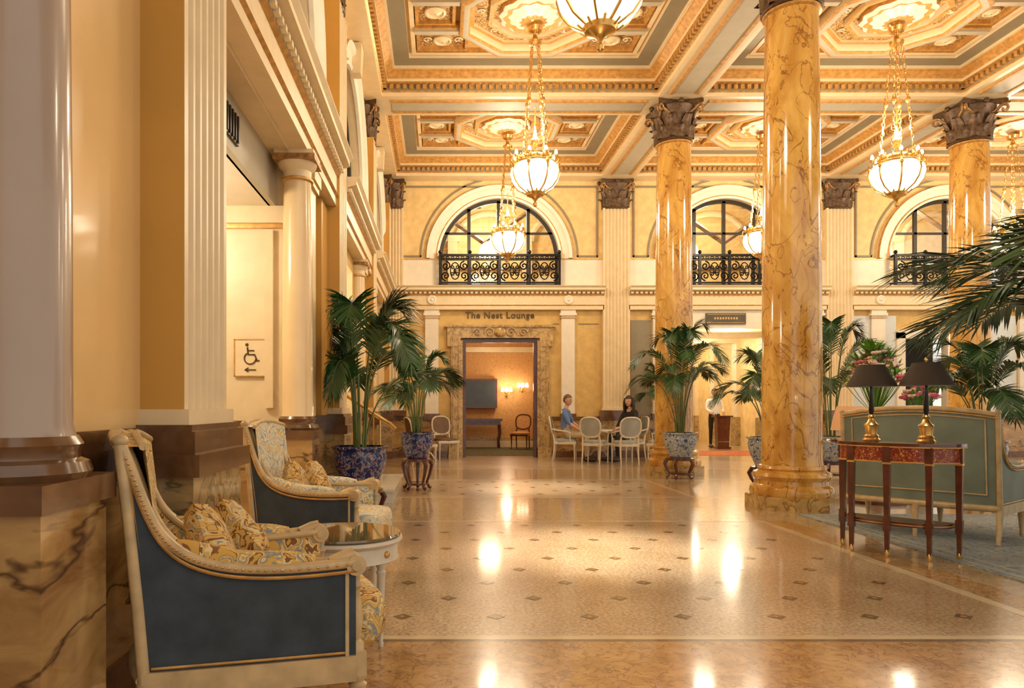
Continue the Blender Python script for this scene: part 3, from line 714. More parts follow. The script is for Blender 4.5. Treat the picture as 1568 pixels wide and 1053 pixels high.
# ------------------------------------------------------------ big columns
mb=MB(); mb.mat(m_colmar)
pr=[(.345,.52),(.34,.56)]
for k in range(13):
    t=k/12; pr.append((.335-.04*t**1.6, .60+t*5.32))
mb.lathe(pr,48)
mb.lathe([(.46,.16),(.475,.20),(.46,.26),(.43,.275),(.415,.29),(.41,.34),(.425,.36),(.445,.39),(.43,.43),(.40,.44),(.37,.46),(.385,.48),(.375,.51),(.35,.52)],48)
mb.mat(m_doorm); o8=[(.50*cos(pi/8+k*pi/4)/cos(pi/8)*.96,.50*sin(pi/8+k*pi/4)/cos(pi/8)*.96) for k in range(8)]
mb.loops([[(a,b,z) for a,b in o8] for z in (0,.16)],True,True)
mb.mat(m_gold); mb.lathe([(.295,5.90),(.325,5.915),(.325,5.94),(.30,5.95)],36)
colme=mb.mesh('marble_column')
for x,y in ((4.25,8.66),(4.25,13.0),(9.6,13.0),(9.6,8.66)):
    c=place(colme,'marble_column',(x,y,0)); k=place(capM,'column_capital',(0,0,5.95)); k.parent=c
# ------------------------------------------------------------ chandelier
def chandelier_mesh():
    mb=MB(); n=48
    gp=[(.05,.0),(.15,.02),(.26,.09),(.33,.19),(.36,.30),(.345,.38),(.30,.43)]
    mb.mat(m_glass_on)
    Ls=[[((r*(1+.04*abs(cos(4*2*pi*k/n))))*cos(2*pi*k/n),(r*(1+.04*abs(cos(4*2*pi*k/n))))*sin(2*pi*k/n),z) for k in range(n)] for r,z in gp]
    mb.loops(Ls,True,True)
    mb.mat(m_brass)
    for k in range(8):
        a=2*pi*(k+.5)/8
        mb.tube([((r*1.035)*cos(a),(r*1.035)*sin(a),z) for r,z in gp],.014,5)
        mb.tube([((.24+d)*cos(a),(.24+d)*sin(a),z) for d,z in ((0,.44),(.08,.42),(.13,.46),(.11,.52),(.08,.50))],.012,5)
        mb.ell((.36*cos(a),.36*sin(a),.385),(.03,.03,.035),8,6)
        mb.lathe([(.01,.52),(.032,.535),(.028,.55)],8,(.32*cos(a),.32*sin(a),0))
    mb.mat(m_bulb)
    for k in range(8):
        a=2*pi*(k+.5)/8; mb.lathe([(.015,.55),(.025,.57),(.02,.61),(.004,.63)],8,(.32*cos(a),.32*sin(a),0))
    mb.mat(m_brass)
    mb.lathe([(.26,.42),(.30,.43),(.31,.46),(.27,.48),(.24,.49),(.24,.53),(.21,.55),(.14,.59),(.05,.61)],32)
    for k in range(16):
        a=2*pi*k/16; mb.ell((.25*cos(a),.25*sin(a),.55),(.018,.018,.04),6,5)
    mb.lathe([(.002,-.20),(.03,-.18),(.035,-.15),(.015,-.12),(.03,-.09),(.06,-.06),(.13,-.03),(.15,.01),(.13,.04)],24)
    for k in range(8):
        a=2*pi*k/8; mb.tube([(.14*cos(a),.14*sin(a),-.01),(.19*cos(a),.19*sin(a),.03),(.18*cos(a),.18*sin(a),.07)],.012,4)
    mb.tube([(0,0,.6),(0,0,1.3)],.012,6); mb.lathe([(.02,.70),(.06,.75),(.07,.80),(.03,.86),(.02,.95)],16)
    zt=2.25
    for k in range(4):
        a=pi/4+k*pi/2
        m=26
        for j in range(m):
            t=j/m; r=.23*(1-t)+.06*t; z=.52+(zt-.52)*t
            rot=(j%2)
            ax=Vector((-sin(a),cos(a),0)) if rot else Vector((cos(a),sin(a),0))
            c=Vector((r*cos(a),r*sin(a),z+.035))
            mb.tube([tuple(c+ax*.02*cos(q*pi/3)+Vector((0,0,.042*sin(q*pi/3)))) for q in range(6)],.008,3,True)
        mb.ell((.145*cos(a),.145*sin(a),1.38),(.035,.035,.05),8,6)
        mb.ell((.19*cos(a),.19*sin(a),.95),(.03,.03,.045),8,6)
    mb.lathe([(.02,zt-.02),(.09,zt),(.10,zt+.04),(.05,zt+.08),(.03,zt+.14),(.05,zt+.18),(.02,zt+.24)],20)
    mb.tube([(0,0,zt+.2),(0,0,2.48)],.014,6)
    mb.lathe([(.02,2.40),(.10,2.44),(.12,2.50),(.06,2.55)],20)
    return mb.mesh('chandelier')
chm=chandelier_mesh()
def light(kind,name,loc,power,color=(1,.76,.46),size=.2,rot=None,**k):
    l=bpy.data.lights.new(name,kind); l.energy=power; l.color=color
    if kind in('POINT','SPOT'): l.shadow_soft_size=size
    for a,b in k.items(): setattr(l,a,b)
    o=bpy.data.objects.new(name,l); COL.objects.link(o); o.location=loc
    if rot: o.rotation_euler=rot
    return o
WARM=(1,.83,.60)
for x,y in ((1.37,6.1),(1.45,10.83),(1.45,15.15),(6.9,10.83),(6.8,15.15),(12.1,15.15),(6.9,6.3),(12.2,10.83)):
    c=place(chm,'chandelier',(x,y,4.42))
    light('POINT','chandelier_light',(x,y,5.45),205,WARM,.35)
    near=(x<2 and y<11)
    light('SPOT','chandelier_downlight',(x,y,4.12),(1900 if y<7 else 1300) if near else 260,(1,.93,.78),.25,None,spot_size=radians(36 if near else 62),spot_blend=1)

# ------------------------------------------------------------ armchair / settee
def pillow(mb,c,s,t,R_):
    def f(sg):
        def g(u,v):
            a,b=2*u-1,2*v-1
            p=Vector((a*s*(1-.12*(1-b*b)*abs(a)), b*s*(1-.12*(1-a*a)*abs(b)), sg*t*(max(0,(1-a**4)*(1-b**4)))**.5))
            return tuple(Vector(c)+R_@p)
        return g
    mb.grid(f(1),10,10); mb.grid(f(-1),10,10)
def bergere(name,loc,rot,hf=.37,hb=.29,outer=m_blue,inner=m_floral,pillows=2,scale=1,frame=m_frame,ztop=1.10,seatm=None,leg3=False,backm=None):
    mb=MB()
    T=bez([(-.46,0,ztop),(-.36,0,.86),(-.40,0,.66),(-.12,0,.635),(.30,0,.665)],24)
    N=len(T)
    def hw(x): t=(x+.46)/.76; return hb+(hf-hb)*max(0,min(1.1,t))**.8
    for sg in (-1,1):
        def sur(off,m,puff=0):
            mb.mat(m)
            def f(u,v):
                p=T[int(round(u*(N-1)))]; bx=-.39+.69*u
                x=bx+(p.x-bx)*v; z=.31+(p.z-.31)*v
                return (x,sg*(hw(x)-off+puff*sin(pi*v)*sin(pi*u)),z)
            mb.grid(f,N-1,6)
        sur(0,outer); sur(.075,inner,-.02)
        mb.mat(inner)
        ids=[(mb.add((p.x,sg*hw(p.x),p.z)),mb.add((p.x,sg*(hw(p.x)-.075),p.z))) for p in T]
        for a,b in zip(ids,ids[1:]): mb.face([a[0],b[0],b[1],a[1]])
        mb.mat(frame)
        mb.tube([(p.x,sg*(hw(p.x)+.0),p.z) for p in T],.019,8)
        mb.tube([(p.x+.01,sg*(hw(p.x)-.075),p.z) for p in T],.014,8)
        mb.mat(m_gold)
        mb.tube([(p.x+.0,sg*(hw(p.x)+.012),p.z-.028) for p in T[2:]],.006,5)
        mb.tube([(-.36,sg*(hb+.008),.36),(-.385,sg*(hb+.006),.6),(-.42,sg*(hb+.004),.85),(-.437,sg*(hb+.004),1.0)],.005,4)
        mb.tube([(-.37,sg*(hw(-.37)+.008),.352),(0,sg*(hw(0)+.008),.352),(.26,sg*(hw(.26)+.008),.352)],.005,4)
        # carved bead row along the frame
        for p,p2 in zip(T[1:],T[2:]):
            for f_ in (0,.5):
                q=p.lerp(p2,f_); mb.ell((q.x,sg*(hw(q.x)+.019),q.z),(.006,.004,.006),5,4)
        mb.mat(frame)
        mb.tube([(-.39,sg*hb,.30),(-.41,sg*hb,.55),(-.44,sg*hb,.85),(-.465,sg*hb,ztop+.01)],[.024,.022,.02,.022],8)
        mb.ell((-.465,sg*hb,ztop+.02),(.028,.028,.022),8,6)
        mb.mat(inner)
        pad=[(p.x,sg*(hw(p.x)-.037),p.z+.012) for p in T[11:23]]
        mb.tube(pad,[.008,.027,.038]+[.044]*(len(pad)-5)+[.038,.02],10)
        mb.mat(frame)
        y=hw(.3)-.037
        mb.tube([(.30,sg*(y-.05),.655),(.30,sg*(y+.05),.655)],.036,12); mb.tube([(.30,sg*(y-.056),.655),(.30,sg*(y+.056),.655)],.018,10)
        mb.tube([(.22,sg*y,.655),(.27,sg*y,.675),(.30,sg*y,.68)],.03,8)
        mb.lathe([(.032,.33),(.034,.37),(.020,.385),(.026,.42),(.030,.46),(.024,.52),(.017,.56),(.026,.575),(.018,.59),(.024,.63)],14,(.305,sg*y,0))
        mb.box(.27,.34,sg*y-.034,sg*y+.034,.26,.345)
        mb.box(.262,.275,min(sg*(y-.04),sg*(y+.04)),max(sg*(y-.04),sg*(y+.04)),.33,.64)
        mb.lathe([(.010,0),(.019,.02),(.014,.035),(.030,.21),(.034,.225),(.022,.235),(.034,.25),(.034,.27)],14,(.315,sg*y,0))
        mb.tube([(-.45,sg*hb,0),(-.41,sg*hb,.15),(-.39,sg*hb,.30)],[.018,.022,.028],8)
    cres=.035 if hb<.5 else .06
    def bk(off,puff):
        def f(u,v):
            a=2*u-1; bow=.05*(1-a*a)
            x=-.39-(.075)*v**1.2-bow*.7+off+puff*sin(pi*v)*sin(pi*u)
            return (x,a*hb,.31+(ztop-.31)*v+cres*(1-a*a)*v)
        return f
    mb.mat(outer); mb.grid(bk(0,0),14,8)
    mb.mat(inner); mb.grid(bk(.075,.03),14,8)
    tp=[bk(.0,0)(k/14,1) for k in range(15)]; tp2=[bk(.07,0)(k/14,1) for k in range(15)]
    mb.mat(inner); ids=[(mb.add(a),mb.add(b)) for a,b in zip(tp,tp2)]
    for a,b in zip(ids,ids[1:]): mb.face([a[0],b[0],b[1],a[1]])
    mb.mat(frame); mb.tube(tp,.022,8); mb.tube(tp2,.014,8)
    bt=[bk(0,0)(k/14,0) for k in range(15)]
    mb.tube(bt,.03,8)
    if hb>.5:
        mb.mat(frame)
        for v in (.14,.93): mb.tube([tuple(Vector(bk(-.006,0)(k/14,v))) for k in range(1,14)],.007,5)
        for u in (1/14,13/14): mb.tube([tuple(Vector(bk(-.006,0)(u,.14+.79*k/6))) for k in range(7)],.007,5)
        mb.mat(m_gold); mb.tube([tuple(Vector(p)+Vector((-.02,0,-.03))) for p in tp],.006,5)
    fr=[(.29+.06*(1-((k/8*2-1))**2),(k/8*2-1)*(hf-.04),.295) for k in range(9)]
    mb.mat(frame)
    mb.loops([[ (x+dx,y,.295+dz) for dx,dz in ((-.02,-.045),(.02,-.045),(.03,0),(.02,.045),(-.02,.045))] for x,y,z in fr],True,True)
    for sg in (-1,1): 
        mb.loops([[(x,sg*(hw(x)-.01)+dy,.295+dz) for dy,dz in ((-.022,-.045),(.022,-.045),(.026,0),(.022,.045),(-.022,.045))] for x in (-.40,-.2,0,.2,.30)],True,True)
    mb.mat(m_gold); mb.tube([(x+.03,y,.27) for x,y,z in fr],.008,5)
    mb.mat(seatm or inner)
    Ls=[]; cz,ct=.42,.085
    for j in range(9):
        ph=-pi/2+pi*j/8; k=abs(cos(ph))**.45 if abs(ph)<pi/2-.01 else .0; z=cz+ct*math.copysign(abs(sin(ph))**.8,sin(ph))
        L=[]
        for q in range(32):
            a=2*pi*q/32; cx_=math.copysign(abs(cos(a))**.45,cos(a)); sy_=math.copysign(abs(sin(a))**.45,sin(a))
            x=.05+.42*cx_*(.86+.14*k); wy=(hf-.085 if cx_>-.2 else hb-.06)
            if x>.345: wy+=.03
            y=wy*sy_*(.86+.14*k)
            L.append((x,y,z+.015*(1-(cx_**2))*(1 if j>4 else 0)))
        Ls.append(L)
    mb.loops(Ls,True,True)
    if pillows:
        mb.mat(m_floral2)
        Ry=Matrix.Rotation(radians(68),3,'Y')
        ps=[(-.16,-.09,.67,-4),(-.05,.09,.66,16)] if pillows>1 else [(-.12,.1,.66,10)]
        for x,y,z,a in ps:
            pillow(mb,(x,y,z),.165,.075,Matrix.Rotation(radians(a),3,'Z')@Ry@Matrix.Rotation(radians(38),3,'Z'))
    if leg3:
        mb.mat(frame)
        mb.tube([(-.46,0,0),(-.44,0,.3)],[.018,.028],8); mb.lathe([(.010,0),(.019,.02),(.014,.035),(.030,.21),(.034,.27)],14,(.335,0,0))
    return mb.obj(name,loc,rot,scale,sharp=50)
bergere('bergere_armchair',(-.70,2.77,0),radians(20),ztop=1.08)
bergere('bergere_armchair',(-.80,5.0,0),radians(-6),hb=.31,inner=m_floralb,scale=.98)
bergere('settee',(4.75,6.95,.013),radians(41),hf=.68,hb=.62,inner=m_green,outer=m_teal,pillows=2,frame=m_frame,ztop=1.13,leg3=True)

# round side table
mb=MB(); mb.mat(m_glasstop); mb.lathe([(.0,.545),(.295,.545),(.30,.55),(.295,.56),(.001,.561)],48,cap=False)
mb.mat(m_framew); mb.lathe([(.27,.545),(.305,.54),(.31,.525),(.295,.51),(.285,.505),(.285,.44),(.29,.43),(.27,.425)],48)
for k in range(4):
    a=pi/4+k*pi/2+.2; x,y=.25*cos(a),.25*sin(a)
    mb.lathe([(.010,0),(.014,.02),(.010,.03),(.021,.36),(.026,.38),(.018,.39),(.026,.41),(.030,.44),(.030,.50)],12,(x,y,0))
    mb.mat(m_gold); mb.ell((x*1.13,y*1.13,.47),(.02,.02,.02),8,6); mb.mat(m_framew)
mb.obj('round_side_table',(-.50,3.76,0))

# ------------------------------------------------------------ side chairs
def side_chair(mb,seat=m_seat,frame=m_framew,arms=False):
    mb.mat(frame)
    for y in (-.22,.22): mb.lathe([(.010,0),(.015,.02),(.012,.04),(.022,.34),(.028,.36),(.028,.42)],10,(.22,y,0))
    for y in (-.19,.19): mb.tube([(-.27,y,0),(-.23,y,.25),(-.22,y,.44),(-.25,y*.95,.60)],[.014,.018,.022,.018],8)
    mb.loops([[(x*s_,y*s_,z) for x,y in ((.25,-.25),(.25,.25),(-.23,.21),(-.23,-.21))] for s_,z in ((1,.38),(1.03,.41),(1,.44))],True,True)
    mb.mat(seat); mb.ell((.01,0,.455),(.25,.24,.05),16,8,.5)
    A=[(-.25-.10*(.5+.5*sin(t)),.22*math.copysign(abs(cos(t))**.7,cos(t)),.78+.21*math.copysign(abs(sin(t))**.7,sin(t))) for t in [2*pi*k/24 for k in range(24)]]
    mb.mat(frame); mb.tube(A,.02,6,True)
    for y in (-.12,.12): mb.tube([(-.25,y*1.6,.58),(-.265,y,.615)],.016,6)
    mb.mat(seat)
    c0=mb.add((-.33,0,.78)); c1=mb.add((-.285,0,.78)); ids=[mb.add(p) for p in A]
    for k in range(24): mb.face([ids[k],ids[(k+1)%24],c0]); mb.face([ids[k],ids[(k+1)%24],c1])
    if arms:
        mb.mat(frame)
        for y in (-1,1): mb.tube([(-.30,.21*y,.72),(-.15,.26*y,.69),(.05,.27*y,.67),(.13,.26*y,.64),(.12,.25*y,.55),(.14,.24*y,.42)],.016,6)
def mkchair(loc,rot,**k): mb=MB(); side_chair(mb,**k); return mb.obj('dining_chair',loc,rot)
mkchair((3.35,15.45,0),radians(60),arms=True); mkchair((3.95,15.2,0),radians(95),arms=True); mkchair((2.85,16.2,0),radians(-15),arms=True); mkchair((4.32,16.15,0),radians(190),arms=True); mkchair((4.75,15.35,0),radians(150),arms=True)
mkchair((.15,16.6,0),radians(-70),seat=m_seatb); mkchair((-.35,15.0,0),radians(20),seat=m_seatb); mkchair((2.35,20.6,0),radians(-110),seat=m_wallpaper,frame=m_wood)
mb=MB(); mb.mat(m_framew); mb.lathe([(.001,.70),(.36,.70),(.38,.71),(.38,.73),(.36,.74),(.001,.74)],28,cap=False); mb.lathe([(.03,.2),(.05,.3),(.035,.5),(.06,.70)],14)
for k in range(3): a=k*2*pi/3+.3; mb.tube([(0,0,.28),(.15*cos(a),.15*sin(a),.22),(.27*cos(a),.27*sin(a),.05),(.31*cos(a),.31*sin(a),.022)],.022,6)
tm=mb.mesh('cafe_table'); place(tm,'cafe_table',(3.60,16.2,0),0,.95); place(tm,'cafe_table',(-.3,15.9,0),0,.85)

# ------------------------------------------------------------ palms
def palm(name,loc,kind='white',stand=.3,ps=1.0,nf=14,L=.9,zt=2.4,seed=1,xmin=None,dr=(.15,.55),ld=.25,tf=(.5,.85)):
    rnd=random.Random(seed); mb=MB()
    mb.mat(m_wood)
    if stand>.1:
        mb.lathe([(.20*ps,stand-.05),(.235*ps,stand-.04),(.235*ps,stand-.01),(.2*ps,stand)],24)
        mb.lathe([(.16*ps,.07),(.19*ps,.08),(.19*ps,.10),(.16*ps,.11)],24)
        for k in range(5):
            a=2*pi*k/5+.3; mb.tube([(r*ps*cos(a),r*ps*sin(a),z) for r,z in ((.21,stand-.03),(.25,stand-.10),(.22,stand*.5),(.17,stand*.25),(.20,.04),(.235,.0+.024))],[.03,.032,.024,.02,.022,.026],7)
    mb.mat(m_porc if kind=='white' else m_porcb)
    h=.42*ps; z=stand
    mb.lathe([(.15*ps,z),(.17*ps,z+.01),(.19*ps,z+.06*ps),(.25*ps,z+.20*ps),(.275*ps,z+.32*ps),(.26*ps,z+.37*ps),(.27*ps,z+.39*ps),(.29*ps,z+.40*ps),(.29*ps,z+h),(.25*ps,z+h)],32,cap=False)
    mb.mat(m_soil); mb.lathe([(.26*ps,z+h-.04),(.001,z+h-.02)],20,cap=False)
    zb=z+h-.03
    for i in range(nf):
        az=2*pi*i/nf+rnd.uniform(-.25,.25)
        inner=(i%3==0)
        reach=L*(.45 if inner else rnd.uniform(.75,1.1)); top=(zt-zb)*(rnd.uniform(.85,1.0) if inner else rnd.uniform(*tf))
        if xmin is not None and cos(az)<0: reach=min(reach,max(.12,(loc[0]-xmin-.12)/max(.05,-cos(az))))
        droop=rnd.uniform(*dr)*L*(0.2 if inner else 1)
        b=Vector((.06*cos(az),.06*sin(az),zb)); d=Vector((cos(az),sin(az),0))
        P=bez([b,b+d*reach*.05+Vector((0,0,top*.60)),b+d*reach*.35+Vector((0,0,top*1.15)),b+d*reach*.8+Vector((0,0,top*1.06)),b+d*reach*1.1+Vector((0,0,top-droop))],32)
        mb.mat(m_leaf2); mb.tube([tuple(p) for p in P],[.010*(1-.75*k/32) for k in range(33)],4)
        mb.mat(m_leaf)
        side=Vector((-sin(az),cos(az),0))
        for k in range(12,33):
            for h2 in (0,.5):
                if k==32 and h2: continue
                p=P[k] if not h2 else P[k].lerp(P[min(32,k+1)],.5)
                t=(P[min(32,k+1)]-P[k-1]).normalized(); tt=(k+h2-12)/20
                ll=L*.38*(.35+.75*sin(pi*min(1,tt*.80+.15)))*rnd.uniform(.85,1.1)
                for sg in (-1,1):
                    if k==32: dirv=(t*1+side*sg*.25).normalized()
                    else: dirv=(side*sg*1.0+t*(.85+.6*tt)+Vector((0,0,rnd.uniform(-.05,.40)))).normalized()
                    w=.0095+.005*sin(pi*tt)
                    wv=t-dirv*t.dot(dirv)
                    if wv.length<.05: wv=Vector((0,0,1)).cross(dirv)
                    wv.normalize(); w*=(L/.9)**.5
                    pr=[]
                    for q,(s_,ww) in enumerate(((0,.4),(.3,1),(.65,.85),(1,.05))):
                        c=p+dirv*ll*s_+Vector((0,0,-ld*ll*s_**2))
                        if xmin is not None and loc[0]+c.x<xmin: c.x=xmin-loc[0]+rnd.uniform(0,.04)
                        pr.append((mb.add(c-wv*w*ww),mb.add(c+wv*w*ww)))
                    for a,bb in zip(pr,pr[1:]): mb.face([a[0],a[1],bb[1],bb[0]])
    return mb.obj(name,loc)
palm('potted_palm',(-.83,7.55,0),'blue',.36,1.05,16,.90,2.38,3,-1.14)
palm('potted_palm',(-.32,10.55,0),'blue',.46,.9,13,.70,2.0,5,-1.1)
palm('potted_palm',(4.08,12.15,0),'white',.36,1.0,15,.72,2.58,8)
palm('potted_palm',(4.74,10.35,0),'white',.36,1.0,13,.66,2.15,9)
palm('potted_palm',(5.10,16.4,0),'white',.3,1.0,12,.6,2.35,10)
palm('potted_palm',(6.55,12.0,0),'white',.3,1.0,13,.75,2.6,11)
palm('potted_palm',(6.95,9.2,0),'blue',.36,1.0,14,.85,2.1,12)
palm('potted_palm',(5.42,5.35,.013),'blue',.4,1.2,34,1.50,2.75,14,None,(.0,.28),.22,(.65,.92))

# ------------------------------------------------------------ demilune console
mb=MB(); hl=.46; dp=.36
def outline(s_=1,n=28):
    pts=[]
    for k in range(n+1):
        a=pi*k/n; x=-abs(sin(a))**.75*dp*s_; y=math.copysign(abs(cos(a))**.8,cos(a))*hl*s_
        pts.append((x+.0,y))
    return pts
def slab(m,s_,z0,z1): mb.mat(m); mb.loops([[(x,y,z) for x,y in outline(s_)] for z in (z0,z1)],True,True)
slab(m_wood,1.0,.895,.92); slab(m_goldpaint,1.005,.885,.895); slab(m_woodred,.955,.775,.885); slab(m_goldpaint,.965,.765,.775); slab(m_wood,.84,.25,.285); slab(m_goldpaint,.845,.262,.27)
for a in (.04,.30,.5,.70,.96):
    th=pi*a; x=-abs(sin(th))**.75*dp*.93; y=math.copysign(abs(cos(th))**.8,cos(th))*hl*.93
    mb.mat(m_wood); mb.tbox((x,y),(.014,.014),(.024,.024),.02,.765); mb.box(x-.024,x+.024,y-.024,y+.024,.21,.32)
    mb.mat(m_brass); mb.lathe([(.012,0),(.022,.02),(.016,.06)],8,(x,y,0)); mb.box(x-.027,x+.027,y-.027,y+.027,.75,.765); mb.mat(m_wood); mb.box(x-.027,x+.027,y-.027,y+.027,.765,.89)
mb.obj('demilune_console_table',(3.87,6.02,0),radians(41))
def lamp(x,y,z):
    mb=MB(); mb.mat(m_brass); mb.lathe([(.065,0),(.07,.015),(.055,.03),(.06,.045),(.045,.06),(.05,.12),(.058,.14),(.035,.16),(.02,.19),(.03,.21),(.012,.23)],20)
    mb.mat(m_iron); mb.lathe([(.012,.22),(.02,.26),(.016,.36),(.010,.48),(.006,.64)],12); mb.mat(m_brass); mb.ell((0,0,.67),(.012,.012,.02),8,6)
    mb.mat(m_shade); n=48
    mb.loops([[((r+.004*(k%2))*cos(2*pi*k/n),(r+.004*(k%2))*sin(2*pi*k/n),zz) for k in range(n)] for r,zz in ((.19,.46),(.172,.50),(.13,.57),(.10,.63),(.095,.645))],True,False)
    mb.mat(m_bulb); mb.ell((0,0,.52),(.03,.03,.04),8,6)
    mb.obj('table_lamp',(x,y,z)); light('POINT','lamp_light',(x,y,z+.45),3,WARM,.03)
lamp(3.66,6.08,.921); lamp(3.92,5.78,.921)
mb=MB(); mb.mat(m_wood); mb.lathe([(.001,.76),(.55,.76),(.57,.78),(.55,.80),(.001,.80)],36,cap=False); mb.lathe([(.10,.05),(.06,.2),(.10,.4),(.06,.6),(.12,.76)],20); mb.lathe([(.34,0),(.34,.04),(.12,.07),(.08,.12)],24)
mb.obj('centre_table',(5.55,9.1,0))
def flowers(loc,h,r,n,seed,ms,vase=m_porc):
    rnd=random.Random(seed); mb=MB(); mb.mat(vase); mb.lathe([(.06,0),(.08,.02),(.12,.14),(.10,.26),(.06,.32),(.08,.36)],20,cap=False)
    for i in range(n):
        a=rnd.uniform(0,2*pi); ph=rnd.uniform(.05,1)**.7*pi/2; rr=r*rnd.uniform(.65,1)
        p=Vector((rr*cos(a)*cos(ph),rr*sin(a)*cos(ph),.36+h*.35+h*.65*sin(ph)*rnd.uniform(.7,1)))
        mb.mat(m_fgreen); mb.tube([(0,0,.3),tuple(p*.6+Vector((0,0,.1))),tuple(p)],.005,3)
        if i%2==0:
            mb.mat(rnd.choice(ms)); s_=rnd.uniform(.035,.06)
            for k in range(6):
                b=2*pi*k/6; q=p+Vector((cos(b)*s_*.7,sin(b)*s_*.7,.01)); mb.ell(tuple(q),(s_*.65,s_*.65,s_*.4),6,4)
            mb.ell(tuple(p),(s_*.5,s_*.5,s_*.5),6,4)
        else:
            mb.mat(m_fgreen)
            for k in range(6):
                b=rnd.uniform(0,2*pi); d=Vector((cos(b),sin(b),rnd.uniform(0,1.4))).normalized()*rnd.uniform(.10,.2)*r/.3; w=Vector((-sin(b),cos(b),0))*.022
                i0=mb.add(p); i1=mb.add(p+d*.5+w); i2=mb.add(p+d); i3=mb.add(p+d*.5-w); mb.face([i0,i1,i2,i3])
    mb.obj('flower_arrangement',loc)
flowers((5.58,9.2,.80),.80,.38,130,4,[m_pink,m_pink2,m_pink2])
flowers((5.95,8.90,.80),.30,.2,60,6,[m_pink,m_pink,m_pink2])
mb=MB(); mb.mat(m_brass); mb.lathe([(.07,0),(.06,.03),(.03,.05),(.05,.15),(.02,.25),(.01,.40)],16); mb.mat(m_shadel); n=60
mb.loops([[((r+.006*(k%2))*cos(2*pi*k/n),(r+.006*(k%2))*sin(2*pi*k/n),z) for k in range(n)] for r,z in ((.22,.12),(.19,.28),(.15,.42))],True,False); mb.obj('table_lamp',(5.16,9.0,.80))
mb=MB(); mb.mat(m_rug); mb.box(4.02,8.5,4.2,8.05,0,.012)
mb.mat(m_seat)
for a in ((4.08,4.12,4.3,7.95),(4.2,4.23,4.4,7.85)): mb.box(a[0],a[1],a[2],a[3],.012,.014)
mb.obj('area_rug')

